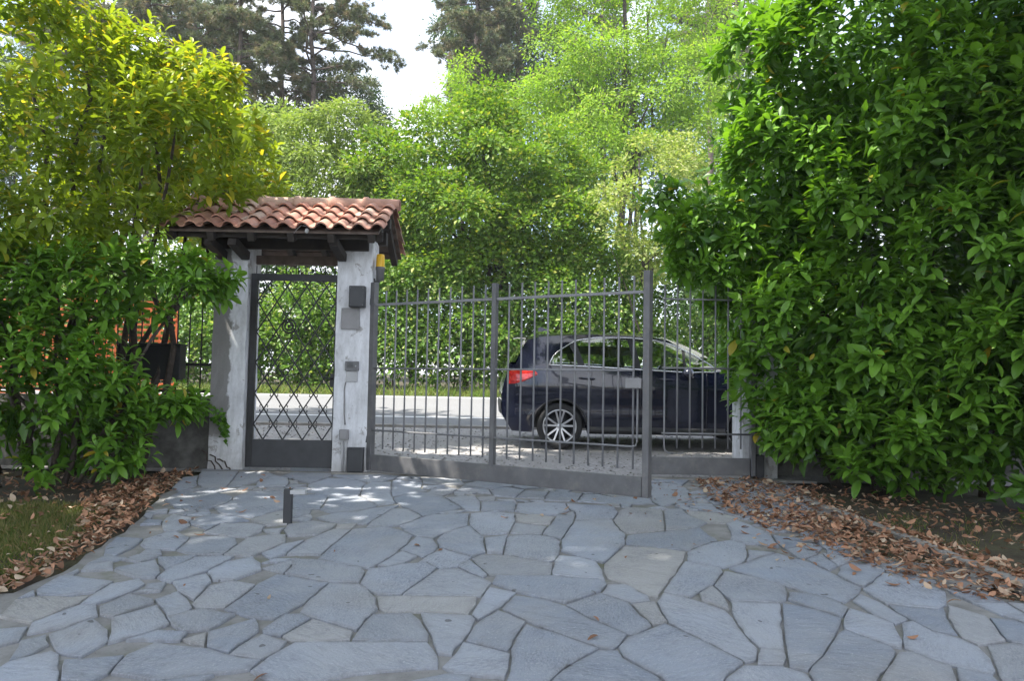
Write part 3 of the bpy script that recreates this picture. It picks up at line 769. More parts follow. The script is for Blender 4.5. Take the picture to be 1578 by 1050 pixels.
def intercom(t, c, d):
    MB().box(c, d).build("case", M["greybox"], t, bevel=0.004)
    mb = MB()
    for k in range(4): mb.box(c + Vector((-d[0] * 0.12, -d[1] / 2 - 0.001, d[2] * (0.28 - 0.14 * k))), (d[0] * 0.45, 0.004, d[2] * 0.05))
    mb.build("speaker_grille", M["blackpl"], t)
    MB().lathe([(0, 0.006), (0.008, 0.006), (0.009, 0)], c + Vector((d[0] * 0.3, -d[1] / 2, 0)), (0, -1, 0), 12).build("button", M["palebox"], t)
fitting("intercom", "small grey intercom halfway up the white pillar", "intercom", fit(533, 557, 553, 572, 0.035), intercom)
def pale(t, c, d): MB().box(c, d).build("cover", M["palebox"], t, bevel=0.003)
fitting("wall_plate", "pale cover plate right under the small grey intercom", "plate", fit(534, 573, 551, 589, 0.012), pale)
def socket(t, c, d):
    MB().box(c, d).build("case", M["plate"], t, bevel=0.008)
    MB().box(c + Vector((0, -d[1] / 2 - 0.003, 0)), (d[0] * 0.8, 0.006, d[2] * 0.8)).build("lid", M["plate"], t, bevel=0.002)
fitting("junction_box", "small grey junction box low on the white pillar above the twin pipes", "box", fit(524, 662, 538, 678, 0.05), socket)
def motor(t, c, d):
    MB().box(c, d).build("housing", M["darksteel"], t, bevel=0.008)
    MB().box(c + Vector((0, 0, d[2] / 2 + 0.006)), (d[0] * 1.03, d[1] * 1.05, 0.012)).build("cover", M["darksteel"], t, bevel=0.003)
fitting("ground_box", "dark box standing at the foot of the white pillar by the hinge post", "box", fit(538, 691, 561, 727, 0.09), motor)
t = thing("conduit", "pair of pale pipes running down the foot of the white pillar", "pipe", tuple(at(531, 727, YG)))
for dx in (-0.022, 0.020):
    p0 = at(531, 680, YG); p1 = at(531, 728, YG)
    mb = MB(); mb.tube([p0 + Vector((dx, -0.022, 0)), p1 + Vector((dx, -0.022, 0.005))], 0.013, 10); mb.build("pipe", M["palebox"], t)
mb = MB(); mb.tube([at(532, 655, YG) + Vector((0, -.008, 0)), at(531, 640, YG) + Vector((0, -.008, 0)), at(531, 600, YG) + Vector((0, -.008, 0)), at(533, 590, YG) + Vector((0, -.008, 0))], 0.007, 8)
tag(mb.build("cable", M["plate"]), "thin grey cable running up from the junction box to the intercom", "cable")

# ---- yellow flashing lamp on a bracket on the pillar's side
yb = YG + 0.12
lc = at(586, 412, yb)
t = thing("warning_lamp", "yellow flashing gate lamp on a grey bracket under the tiled roof", "lamp", tuple(at(586, 432, yb)))
MB().lathe([(0, 0.145), (0.035, 0.145), (0.043, 0.137), (0.047, 0.10), (0.049, 0)], lc, (0, 0, 1), 20).build("lens", M["yellow"], t)
mb = MB(); mb.lathe([(0.0, 0.002), (0.052, 0.002), (0.052, -0.03), (0.045, -0.04), (0.043, -0.15), (0, -0.15)], lc, (0, 0, 1), 20); mb.build("base", M["greybox"], t)
mb = MB(); mb.beam(lc + Vector((0, 0, -0.165)), Vector((PR[1] - 0.02, yb, lc.z - 0.165)), 0.05, 0.02, (0, 0, 1)); mb.box(Vector((PR[1] + 0.008, yb, lc.z - 0.19)), (0.012, 0.07, 0.12)); mb.build("bracket", M["darksteel"], t)

# ------------------------------------------------------------------ tiled canopy over the small gate
ridge_r = at(612, 318, YG + 0.30)
eave_r = at(573, 356, YG - 0.62)
XR = ridge_r.x; XL = at(247, 352, YG - 0.62).x
yr, zr = YG + 0.25, ridge_r.z - 0.02
yf, zf = YG - 0.62, eave_r.z
ybk, zbk = 2 * yr - yf, zf
t = thing("tile_canopy", "small gabled roof of red clay tiles on dark beams over the lattice gate", "canopy", ((XL + XR) / 2, yr, TOPZ))
trr = random.Random(21)
def slope_tiles(mb, y0, z0, y1, z1):
    """y0 z0 at the eave, y1 z1 at the ridge"""
    L = math.hypot(y1 - y0, z1 - z0); dy, dz = (y1 - y0) / L, (z1 - z0) / L
    nu = Vector((0, -dz, dy)) if dy > 0 else Vector((0, dz, -dy))
    up = Vector((0, dy, dz)); ncol = int((XR - XL) / 0.188); w = (XR - XL) / ncol; nrow = 4; rl = L / nrow
    base = Vector((0, y0, z0))
    for r_ in range(nrow):
        for c in range(ncol):
            tint = (trr.random(), 0.8 if trr.random() < 0.12 else trr.uniform(0, 0.25), 0)
            x = XL + (c + 0.5) * w; sk = trr.uniform(-.006, .006); lift = trr.uniform(0, .006)
            a0, a1 = r_ * rl - 0.02, (r_ + 1) * rl + 0.05
            P = []
            for (s, zz, k) in ((a0, 0.046 + lift, 1.0), (a1, 0.004 + lift, 0.9)):
                row = []
                for (u, h) in ((-0.5, 0.0), (-0.40, -0.012), (-0.27, -0.016), (-0.16, -0.004), (-0.10, 0.022), (0.0, 0.036), (0.12, 0.045), (0.25, 0.042), (0.38, 0.028), (0.47, 0.010), (0.52, -0.004)):
                    row.append(base + Vector((x + u * w * k + sk, 0, 0)) + up * s + nu * (h * k + zz))
                P.append(row)
            P2 = [[p - nu * 0.016 for p in row] for row in P]
            mb.grid(P, tint); mb.grid(P2[::-1], tint)
            mb.grid([P[0], P2[0]], tint, False)
            mb.grid([[P[0][-1], P2[0][-1]], [P[1][-1], P2[1][-1]]], tint, False); mb.grid([[P[0][0], P2[0][0]], [P[1][0], P2[1][0]]], tint, False)
mb = MB(); slope_tiles(mb, yf, zf, yr, zr); slope_tiles(mb, ybk, zbk, yr, zr)
mb.build("roof_tiles", M["tile"], t)
mb = MB(); nrt = 6; lt = (XR - XL + 0.04) / nrt
for i in range(nrt):
    x0 = XL - 0.02 + i * lt; tint = (trr.uniform(.3, .9), trr.uniform(.25, .8), 0); P = []
    for s, rad in ((0, 0.098), (0.045, 0.104), (0.06, 0.090), (lt + 0.02, 0.080)):
        P.append([Vector((x0 + s, yr + math.cos(a) * rad * 1.15, zr + 0.005 + math.sin(a) * rad)) for a in np.linspace(-0.25, math.pi + 0.25, 13)])
    mb.grid(P, tint)
    P2 = [[Vector((p.x, yr + (p.y - yr) * 0.86, p.z - 0.014)) for p in row] for row in P]
    mb.grid(P2[::-1], tint); mb.grid([P[0], P2[0]], tint, False); mb.grid([P[-1], P2[-1]], tint, False)
mb.build("ridge_tiles", M["tile"], t)
def sl(y, off=0.0):                                   # height of the roof plane at y, pushed off down
    return zf + (zr - zf) * (1 - abs(y - yr) / (yr - yf)) + off
for (ya, yb2) in ((yf + 0.02, yr), (ybk - 0.02, yr)):  # boarding
    nb = 7
    mb = MB()
    for k in range(nb):
        p = ya + (yb2 - ya) * (k + 0.04) / nb; q = ya + (yb2 - ya) * (k + 0.96) / nb
        mb.beam((XL + 0.04, (p + q) / 2, sl((p + q) / 2, -0.035)), (XR - 0.05, (p + q) / 2, sl((p + q) / 2, -0.035)), 0.022, abs(q - p) * 1.08,
                Vector((0, q - p, sl(q) - sl(p))).normalized())
    mb.build("boarding", M["board"], t)
for k in range(6):                                     # rafters, both slopes
    x = XL + 0.09 + (XR - XL - 0.22) * k / 5
    for ye in (yf + 0.03, ybk - 0.03):
        mb = MB(); mb.beam((x, ye, sl(ye, -0.095)), (x, yr - 0.02 * (1 if ye < yr else -1), sl(yr, -0.095)), 0.07, 0.09); mb.build("rafter", M["wood"], t, bevel=0.004)
zb = TOPZ + 0.07
for (y, z, h, x0, x1) in ((YG + 0.06, zb, 0.15, XL + 0.12, XR - 0.12), (YG + 0.40, zb, 0.15, XL + 0.12, XR - 0.12), (yr, sl(yr, -0.20), 0.12, XL + 0.05, XR - 0.06)):
    mb = MB(); mb.beam((x0, y, z), (x1, y, z), 0.12, h); mb.build("beam", M["wood"], t, bevel=0.006)
mb = MB(); mb.beam((XL + 0.02, yf + 0.13, zf - 0.03), (XR - 0.02, yf + 0.13, zf - 0.03), 0.025, 0.08); mb.build("fascia", M["wood"], t, bevel=0.003)
mb = MB(); mb.beam((XL + 0.2, YG - 0.03, TOPZ - 0.06), (XR - 0.25, YG - 0.03, TOPZ - 0.06), 0.05, 0.16); mb.build("front_plank", M["wood"], t, bevel=0.004)
for x in (PL[0] + 0.10, PL[1] - 0.02, PR[0] + 0.06):     # raking brackets from pillar to eave
    mb = MB(); mb.beam((x, YG - 0.03, TOPZ - 0.22), (x, yf + 0.14, zf - 0.10), 0.09, 0.09); mb.build("bracket", M["wood"], t, bevel=0.004)
mb = MB(); mb.beam((PL[1] - 0.03, YG + 0.3, at(450, 402, YG + .3).z), (PR[0] + 0.03, YG + 0.3, at(450, 402, YG + .3).z), 0.08, 0.10); mb.build("tie_beam", M["board"], t, bevel=0.004)
p = at(474, 352, yf + 0.02)
t = thing("spotlight", "little white bulb lamp hanging under the middle of the tiled eave", "lamp", tuple(p))
MB().lathe([(0, -0.055), (0.014, -0.05), (0.022, -0.035), (0.020, -0.015), (0.012, 0)], p, (0.35, -0.3, 0.9), 14).build("bulb", M["palebox"], t)
MB().lathe([(0.013, -0.004), (0.015, 0.03), (0, 0.032)], p, (0.35, -0.3, 0.9), 12).build("socket", M["blackpl"], t)
mb = MB(); mb.tube([p + Vector((0, 0, .02)), p + Vector((-.07, 0, .03)), p + Vector((-.13, 0.01, -.03)), p + Vector((-.18, .02, -.11))], 0.004, 6); mb.build("wire", M["palebox"], t)

# ------------------------------------------------------------------ lattice gate
yl = YG + 0.10
gx0, gx1 = PL[1] + 0.012, PR[0] - 0.006
gz0, gz1 = GZ + 0.03, at(455, 424, yl).z
t = thing("garden_gate", "narrow black gate with a diamond lattice of thin bars under the tiled roof", "gate", ((gx0 + gx1) / 2, yl, GZ))
kz = at(450, 678, yl).z
for x in (gx0 + 0.035, gx1 - 0.012):
    w = 0.07 if x < -2 and x == gx0 + 0.035 else 0.024
    mb = MB(); mb.box((x, yl, (gz0 + gz1) / 2), (w, 0.05, gz1 - gz0)); mb.build("stile", M["iron"], t, bevel=0.003)
mb = MB(); mb.box(((gx0 + gx1) / 2, yl - 0.001, gz1 - 0.03), (gx1 - gx0 - 0.002, 0.055, 0.075)); mb.build("top_rail", M["iron"], t, bevel=0.003)
mb = MB(); mb.box(((gx0 + gx1) / 2 + 0.02, yl - 0.004, (gz0 + kz) / 2), (gx1 - gx0 - 0.075, 0.03, kz - gz0)); mb.build("kick_panel", M["darksteel"], t, bevel=0.004)
lx0, lx1, lz0, lz1 = gx0 + 0.07, gx1 - 0.024, kz, gz1 - 0.067
mb = MB(); nx, pitch = 4, (lx1 - lx0) / 4.0; ph = pitch * 1.56; nzr = (lz1 - lz0) / ph
def clipseg(a, b):
    """clip a slanted bar to the lattice opening"""
    (xa_, za_), (xb_, zb_) = a, b; t0, t1 = 0.0, 1.0
    for p, q in ((-(xb_ - xa_), xa_ - lx0), (xb_ - xa_, lx1 - xa_), (-(zb_ - za_), za_ - lz0), (zb_ - za_, lz1 - za_)):
        if p == 0: continue
        r_ = q / p
        if p < 0: t0 = max(t0, r_)
        else: t1 = min(t1, r_)
    if t1 - t0 < 0.02: return None
    return (xa_ + (xb_ - xa_) * t0, za_ + (zb_ - za_) * t0), (xa_ + (xb_ - xa_) * t1, za_ + (zb_ - za_) * t1)
span = lz1 - lz0; sx = span / ph * pitch
for k in range(-12, 18):
    for s in (-1, 1):
        a = (lx0 + (k + 0.5) * pitch, lz0); b = (a[0] + s * sx, lz1)
        c = clipseg(a, b)
        if c: mb.beam((c[0][0], yl + 0.006 * s, c[0][1]), (c[1][0], yl + 0.006 * s, c[1][1]), 0.013, 0.013, (0, 1, 0))
for i in range(0, 12):                                  # little C scrolls round each crossing
    z = lz0 + i * ph / 2
    for k in range(-1, 6):
        x = lx0 + (k + (0.5 if i % 2 == 0 else 0.0)) * pitch
        if not (lx0 + 0.02 < x < lx1 - 0.02 and lz0 + 0.01 < z < lz1 - 0.05): continue
        for s in (-1, 1):
            for u in (-1, 1):
                c = Vector((x + s * 0.036, yl, z + u * 0.024))
                mb.tube([c + Vector((s * math.cos(a) * 0.013 - s * 0.004, 0, u * math.sin(a) * 0.013)) for a in np.linspace(-1.2, 2.4, 7)], 0.0055, 5)
mb.build("lattice", M["iron"], t)
mb = MB()
c = at(446, 503, yl)
for rad in (0.075, 0.045):
    mb.tube([c + Vector((math.cos(a) * rad, -0.012, math.sin(a) * rad)) for a in np.linspace(0, 2 * math.pi, 25)], 0.010, 6)
mb.lathe([(0, .012), (.018, .008), (.02, 0)], c + Vector((0, -0.012, 0)), (0, -1, 0), 12)
mb.build("rosette", M["iron"], t)
for k in range(9):
    x = gx0 + 0.05 + (gx1 - gx0 - 0.09) * k / 8
    MB().tube([(x, yl, gz1 - 0.01), (x, yl, gz1 + 0.085), (x, yl, gz1 + 0.12)], [0.006, 0.006, 0.001], 6).build("spike", M["iron"], t)
mb = MB(); lp = Vector((gx1 - 0.03, yl - 0.03, GZ + 1.0)); mb.box(lp, (0.05, 0.03, 0.15)); mb.build("lock_case", M["iron"], t, bevel=0.003)
mb = MB(); mb.tube([lp + Vector((0, -.01, .02)), lp + Vector((0, -.05, .02)), lp + Vector((-.09, -.055, .02))], 0.008, 8); mb.build("handle", M["iron"], t)

# ------------------------------------------------------------------ wide gate: open leaf and closed leaf
def leaf_plane(px, py, z):
    d = ray(px, py); s = (z - CAM.z) / d.z; return CAM + d * s
zB = gp(566, 733).z + 0.035                              # underside of the leaf
A0 = at(567, 700, YG + 0.03); A0.z = zB
B0 = leaf_plane(1003, 768, zB)
D = (B0 - A0); D.z = 0; LEN = D.length; D.normalize(); Nn = Vector((D.y, -D.x, 0))
if Nn.y > 0: Nn = -Nn
def zat(px, py, q): return at(px, py, q.y).z
zT_end = zat(1000, 417, B0); zRail = zat(990, 449, B0); zMid = zat(985, 571, B0); zLow = zat(985, 690, B0); zBand = zat(990, 737, B0)
zSp = zat(968, 423, B0)
g = thing("driveway_gate", "wide grey steel gate leaf swung a little open towards the paving", "gate", (A0.x, A0.y, GZ), "leaves of the driveway gate")
def lp_(u, z, n=0.0): return Vector((A0.x, A0.y, z)) + D * u + Nn * n
def vbar(u, w, d, z0, z1, name, parent, mat, bev=0.003, f=lp_, n=0.0):
    mb = MB(); mb.beam(f(u, z0, n), f(u, z1, n), d, w, D if f is lp_ else (1, 0, 0)); return mb.build(name, mat, parent, bevel=bev)
hz0, hz1 = GZ + 0.0, zat(570, 436, A0)
vbar(0.035, 0.06, 0.07, zB, hz1, "hinge_stile", g, M["steel"])
vbar(LEN - 0.04, 0.06, 0.08, zB + 0.0015, zT_end, "end_stile", g, M["steel"], n=0.002)
um = LEN * 0.495
vbar(um, 0.05, 0.055, zBand - 0.02, zSp + 0.01, "middle_stile", g, M["steel"])
mb = MB(); mb.beam(lp_(0.06, (zB + zBand) / 2), lp_(LEN - 0.08, (zB + zBand) / 2), 0.045, zBand - zB); mb.build("bottom_panel", M["steel"], g, bevel=0.004)
for z, uend, nm in ((zRail, LEN - 0.08, "top_rail"), (zMid, LEN - 0.16, "middle_rail"), (zLow, LEN - 0.15, "bottom_rail")):
    mb = MB()
    pts = [lp_(0.06, z, 0.012), lp_(uend, z, 0.012)]
    if nm == "bottom_rail": pts = [lp_(0.06, z, 0.012), lp_(uend - 0.03, z, 0.012), lp_(uend + 0.008, z + 0.012, 0.012), lp_(uend + 0.022, z + 0.05, 0.012), lp_(uend + 0.024, zMid - 0.06, 0.012)]
    if nm == "top_rail": mb.beam(pts[0] - Nn * 0.012, pts[1] - Nn * 0.012, 0.028, 0.026)
    else: mb.tube(pts, 0.0095, 8)
    mb.build(nm, M["rod"], g)
nb = 10
for a, b in ((0.065, um - 0.025), (um + 0.025, LEN - 0.08)):
    for k in range(nb):
        u = a + (b - a) * (k + 0.95) / (nb + 0.6)
        mb = MB(); mb.tube([lp_(u, zLow - 0.20, -0.004), lp_(u, zSp, -0.004)], 0.0095, 8); mb.build("bar", M["rod"], g)
mb = MB(); mb.box(lp_(LEN - 0.155, zat(985, 591, B0), 0.03), (0.15, 0.05, 0.09), Matrix((D, Nn, Vector((0, 0, 1)))).transposed())
lk = mb.build("lock_case", M["plate"], g, bevel=0.005)
mb = MB(); mb.lathe([(0, .008), (.016, .006), (.018, 0)], lp_(LEN - 0.16, zat(985, 591, B0), 0.055), Nn, 14); mb.build("lock_cylinder", M["blackpl"], lk)
for z in (zB + 0.3, hz1 - 0.25):
    mb = MB(); mb.tube([lp_(-0.005, z, 0.02), lp_(-0.005, z + 0.11, 0.02)], 0.018, 10); mb.build("hinge", M["darksteel"], g)
# fixed hinge post by the pillar
hp = at(570, 700, YG + 0.02)

xE = at(1165, 736, YG + 0.02).x; xS = at(1019, 736, YG + 0.02).x
zs = GZ + 0.035
g2 = thing("driveway_gate", "short grey steel gate leaf standing closed in front of the car bonnet", "gate", (xE, YG + 0.03, GZ), "leaves of the driveway gate")
yS = YG + 0.03
def q2(u, z, n=0.0): return Vector((u, yS - n, z))
vbar(xE - 0.035, 0.05, 0.07, zs, at(1160, 452, yS).z, "hinge_stile", g2, M["steel"], f=q2)
zb2 = at(1100, 706, yS).z
mb = MB(); mb.beam(q2(xS - 0.16, (zs + zb2) / 2), q2(xE - 0.07, (zs + zb2) / 2), 0.04, zb2 - zs); mb.build("bottom_panel", M["steel"], g2, bevel=0.004)
zl2, zm2, zt2, zp2 = at(1080, 669, yS).z, at(1080, 568, yS).z, at(1080, 462, yS).z, at(1080, 440, yS).z
for z, nm in ((zl2, "bottom_rail"), (zm2, "middle_rail"), (zt2, "top_rail")):
    mb = MB(); mb.tube([q2(xS, z, 0.012), q2(xE - 0.06, z, 0.012)], 0.0105, 8); mb.build(nm, M["rod"], g2)
for k in range(7):
    u = xS + 0.03 + (xE - 0.06 - xS - 0.05) * k / 6.6
    mb = MB()
    pts = [q2(u, zp2, -0.004), q2(u, zl2 - 0.16, -0.004)]
    if k == 0: pts = [q2(u, zp2, -0.004), q2(u, zl2 - 0.15, -0.004), q2(u + 0.01, zl2 - 0.19, -0.004), q2(u + 0.05, zl2 - 0.215, -0.004), q2(u + 0.10, zl2 - 0.22, -0.004)]
    mb.tube(pts, 0.0095, 8); mb.build("bar", M["rod"], g2)
mb = MB(); mb.box((xE + 0.05, YG + 0.08, GZ + 0.13), (0.09, 0.10, 0.26)); mb.box((xE + 0.0, YG + 0.1, GZ + 0.95), (0.05, 0.05, 1.9))
tag(mb.build("gate_post", M["darksteel"], bevel=0.005), "dark steel post at the right end of the gates under the laurel", "post")

# ---- angle-iron gate stop in the paving
b0 = gp(443, 808); hgt = at(443, 756, b0.y).z - b0.z
t = thing("gate_stop", "short grey steel post with a flat tab on top rising from the paving", "post", tuple(b0))
mb = MB(); mb.box(b0 + Vector((0, 0, hgt / 2)), (0.062, 0.05, hgt + 0.02)); mb.build("upright", M["darksteel"], t, bevel=0.003)
mb = MB(); mb.box(b0 + Vector((0.082, -0.01, hgt - 0.010)), (0.115, 0.07, 0.030)); mb.build("tab", M["palebox"], t, bevel=0.002)

# ------------------------------------------------------------------ fence and wall at the left
yw = YG + 0.15
zw = at(300, 612, yw).z
mb = MB(); rrw = random.Random(9)
for i in range(9):
    x0 = PL[0] - 0.015 - (i + 1) * 0.62
    mb.box((x0 + 0.31, yw + 0.12, (GZ - 0.05 + zw) / 2), (0.62, 0.24, zw - GZ + 0.05))
w = mb.build("garden_wall", M["stone"]); tag(w, "low grey stone wall under the railings left of the pillar", "wall")
mb = MB(); x0w = xr1 + 0.01
for i in range(8): mb.box((x0w + 0.31 + i * .62, yw + 0.32, (GZ - 0.05 + zw) / 2), (0.62, 0.24, zw - GZ + 0.05))
w = mb.build("garden_wall", M["stone"]); tag(w, "low grey stone wall behind the big laurel right of the gates", "wall")
t = thing("railing", "dark iron railings on the low wall behind the left shrubs", "fence", (-5, yw, zw))
ztop = at(290, 418, yw).z; zmid = at(300, 562, yw).z
xf = PL[0] - 0.02
for z in (ztop, zmid):
    mb = MB(); mb.beam((xf, yw + 0.1, z), (xf - 5.5, yw + 0.1, z), 0.022, 0.03); mb.build("rail", M["iron"], t)
mb = MB(); mb.beam((xf, yw + 0.1, zw + 0.06), (xf - 5.5, yw + 0.1, zw + 0.06), 0.022, 0.03); mb.build("rail", M["iron"], t)
for k in range(40):
    x = xf - 0.06 - k * 0.136
    mb = MB(); mb.tube([(x, yw + 0.1, zw), (x, yw + 0.1, ztop + 0.02)], 0.0085, 6); mb.build("bar", M["iron"], t)
c, d = fit(193, 532, 286, 586, 0.16, yw)
t = thing("letter_box", "wide dark letter box hung on the railings behind the left shrubs", "letter box", (c.x, yw, c.z - d[2] / 2))
MB().box(c, d).build("case", M["blackpl"], t, bevel=0.006)
mb = MB(); mb.box(c + Vector((0, -0.02, d[2] / 2 + 0.008)), (d[0] + 0.03, d[1] + 0.06, 0.016)); mb.build("lid", M["blackpl"], t, bevel=0.004)
# orange plastic safety netting beyond the railings
mb = MB(); xn0, xn1 = -8.6, at(268, 540, 10.2).x; yn = 10.2; z0n, z1n = zg(10.2) + 0.03, at(200, 462, 10.2).z
nr = random.Random(4)
nxn = int((xn1 - xn0) / 0.11); nzn = int((z1n - z0n) / 0.07)
G = [[Vector((xn0 + (xn1 - xn0) * i / nxn, yn + 0.05 * math.sin(i * 0.21) + nr.uniform(-.01, .01), z0n + (z1n - z0n) * j / nzn + 0.04 * math.sin(i * 0.13))) for j in range(nzn + 1)] for i in range(nxn + 1)]
for i in range(nxn + 1): mb.beam(G[i][0], G[i][-1], 0.026, 0.004, (0, 1, 0))
for j in range(nzn + 1):
    for i in range(nxn): mb.beam(G[i][j] + Vector((0, -.003, 0)), G[i + 1][j] + Vector((0, -.003, 0)), 0.003, 0.030 if j not in (0, nzn) else 0.05)
t = thing("safety_net", "bright orange plastic barrier netting beyond the railings", "netting", ((xn0 + xn1) / 2, yn, z0n))
mb.build("mesh", M["orange"], t)
for i in range(0, nxn + 1, 14):
    mb = MB(); mb.tube([G[i][0] + Vector((0, 0.03, -.08)), G[i][-1] + Vector((0, 0.03, 0.12))], 0.012, 6); mb.build("stake", M["rod"], t)

# ------------------------------------------------------------------ parked car (built with its nose along +x, near side at y = 0)
ca = gp(862, 693)
car = thing("parked_car", "dark navy hatchback parked on the gravel beyond the gates", "car", (ca.x, ca.y, zg(ca.y)), rot=(math.atan(SLOPE), 0, 0))
car["local"] = 1
WB, HW = 2.68, 0.90
RX = [-0.46, -0.30, 0.0, 0.45, 0.9, 1.3, 1.6, 1.9, 2.2, 2.32, 2.6, 3.0, 3.25, 3.42, 3.47]
RZ = [1.545, 1.59, 1.62, 1.64, 1.635, 1.61, 1.555, 1.425, 1.245, 1.15, 1.09, 1.01, 0.92, 0.76, 0.55]
def roof(x): return float(np.interp(x, RX, RZ))
def zlow(x):
    z = 0.225 + 0.05 * max(0, (abs(x - 1.3) - 1.7)) ** 1.2
    for c in (0.0, WB):
        if abs(x - c) < 0.375: z = max(z, 0.315 + math.sqrt(0.375 ** 2 - (x - c) ** 2))
    return z
def belt(x): return float(np.interp(x, [-0.75, -0.1, 0.4, 1.2, 1.75, 2.2, 3.5], [1.16, 1.16, 1.145, 1.11, 1.085, 1.10, 1.10]))
def wtop(x): return float(np.interp(x, [-0.14, -0.02, 0.22, 0.5, 0.95, 1.3, 1.55, 1.85, 2.1, 2.16], [1.24, 1.36, 1.505, 1.55, 1.555, 1.53, 1.475, 1.335, 1.18, 1.13]))
WX0, WX1 = -0.16, 2.16
def top_open(x): return max(belt(x), wtop(x)) if WX0 < x < WX1 else belt(x)
XMIN = [-0.66, -0.80, -0.815, -0.775, -0.71, -0.62, -0.46]     # rear outline, low to high
XMAX = [3.38, 3.46, 3.45, 3.30, 2.28, 1.98, 1.52]
def halfw(x, z):
    w = HW * float(np.interp(z, [0.2, 0.45, 0.72, 0.95, 1.08, 1.30, 1.50], [0.955, 0.985, 1.0, 0.985, 0.95, 0.855, 0.74]))
    e = max(0, (abs(x - 1.33) - 1.35) / 0.80)
    crease = 0.012 * math.exp(-((z - 0.86) / 0.03) ** 2) - 0.015 * math.exp(-((z - 0.62) / 0.14) ** 2)
    return (w + crease) * (1 - 0.17 * min(e, 1.15) ** 2.6)
def side_pt(x, z, s=-1, out=0.0): return Vector((x, HW + s * (halfw(x, z) + out), z))
ts = sorted(set([round(v, 4) for v in np.linspace(0, 1, 75)]))
def col_pts(t):
    """one column of the body side from sill to roof edge: low, mid, shoulder, waist, belt, opening top, roof edge"""
    zs = [None, 0.46, 0.72, 0.92, None, None, None]; pts = []
    for k in range(7):
        x = XMIN[k] + (XMAX[k] - XMIN[k]) * t
        rf = roof(x) - 0.03 if k < 6 else roof(x) - 0.035
        if k == 0: z = zlow(x)
        elif k == 4: z = belt(x)
        elif k == 5: z = top_open(x)
        elif k == 6: z = roof(x) - 0.045
        else: z = max(zs[k], zlow(x) + 0.02 * k)
        z = min(z, roof(x) - 0.045 - 0.012 * (6 - k)) if k else z
        pts.append((x, z))
    return pts
cols = [col_pts(t) for t in ts]
def refine(pts, ks, n):
    out = []
    for a, b in zip(ks[:-1], ks[1:]):
        for j in range(n):
            u = j / n; out.append((pts[a][0] + (pts[b][0] - pts[a][0]) * u, pts[a][1] + (pts[b][1] - pts[a][1]) * u))
    out.append(pts[ks[-1]]); return out
mb = MB()
for s in (-1, 1):
    lowr = [[side_pt(x, z, s) for x, z in refine(c, [0, 1, 2, 3, 4], 4)] for c in cols]
    upr = [[side_pt(x, z, s) for x, z in refine(c, [5, 6], 3)] for c in cols]
    if s == 1: lowr = lowr[::-1]; upr = upr[::-1]
    mb.grid(lowr); mb.grid(upr)
def cross_row(x, z, n=13, crown=0.0, bulge=0.0):
    w = halfw(x, z); out = []
    for j in range(n):
        v = -1 + 2 * j / (n - 1); out.append(Vector((x + bulge * (1 - v * v), HW + v * w, z + crown * (1 - v * v))))
    return out
tops = []
for c in cols:
    x, z = c[6]; tops.append((x, z))
def roofskin(f): return [cross_row(x, z, crown=0.045) for x, z in tops if f(x)]
mb.grid(roofskin(lambda x: True))
hood = [(1.52 + (3.30 - 1.52) * i / 40) for i in range(41)]
rear = [(XMIN[k], cols[0][k][1]) for k in range(7)]
rr_ = refine(rear, [0, 1, 2, 3, 4], 3)
mb.grid([cross_row(x, z, bulge=-0.05) for x, z in rr_][::-1])
front = refine([(XMAX[k], cols[-1][k][1]) for k in range(4)], [0, 1, 2, 3], 3)
mb.grid([cross_row(x, z, bulge=0.06) for x, z in front])
# bonnet: from the nose up to the foot of the windscreen
bz = []
for i in range(25):
    x = 3.30 - (3.30 - 2.26) * i / 24; bz.append((x, min(roof(x) - 0.03, 1.13)))
mb.grid([cross_row(x, min(z, belt(x) + 0.0) , crown=0.06) for x, z in bz])
# pillars beside the windscreen and rear window
body = mb.build("body", M["car"], car)
mb = MB()
ws = [(2.28 + (1.52 - 2.28) * i / 12) for i in range(13)]
mb.grid([[p + Vector((0.01, 0, 0.006)) for p in cross_row(x, roof(x) - 0.045 if x < 2.2 else 1.16, crown=0.05)] for x in ws])
mb.build("windscreen", M["glass"], car)
mb = MB(); rw = refine(rear, [4, 6], 5)
mb.grid([cross_row(x, z, bulge=-0.05) for x, z in rw][::-1]); mb.build("rear_window", M["glass"], car)
mb = MB(); mb.grid([cross_row(-0.46 - 0.20 * i / 3, 1.56 - 0.012 * i + (-.004 if i == 3 else 0), crown=0.035) for i in range(4)]); mb.grid([cross_row(-0.46 - 0.20 * i / 3, 1.525 + 0.004 * i, crown=0.035) for i in range(4)][::-1])
mb.build("spoiler", M["car"], car, smooth=True)
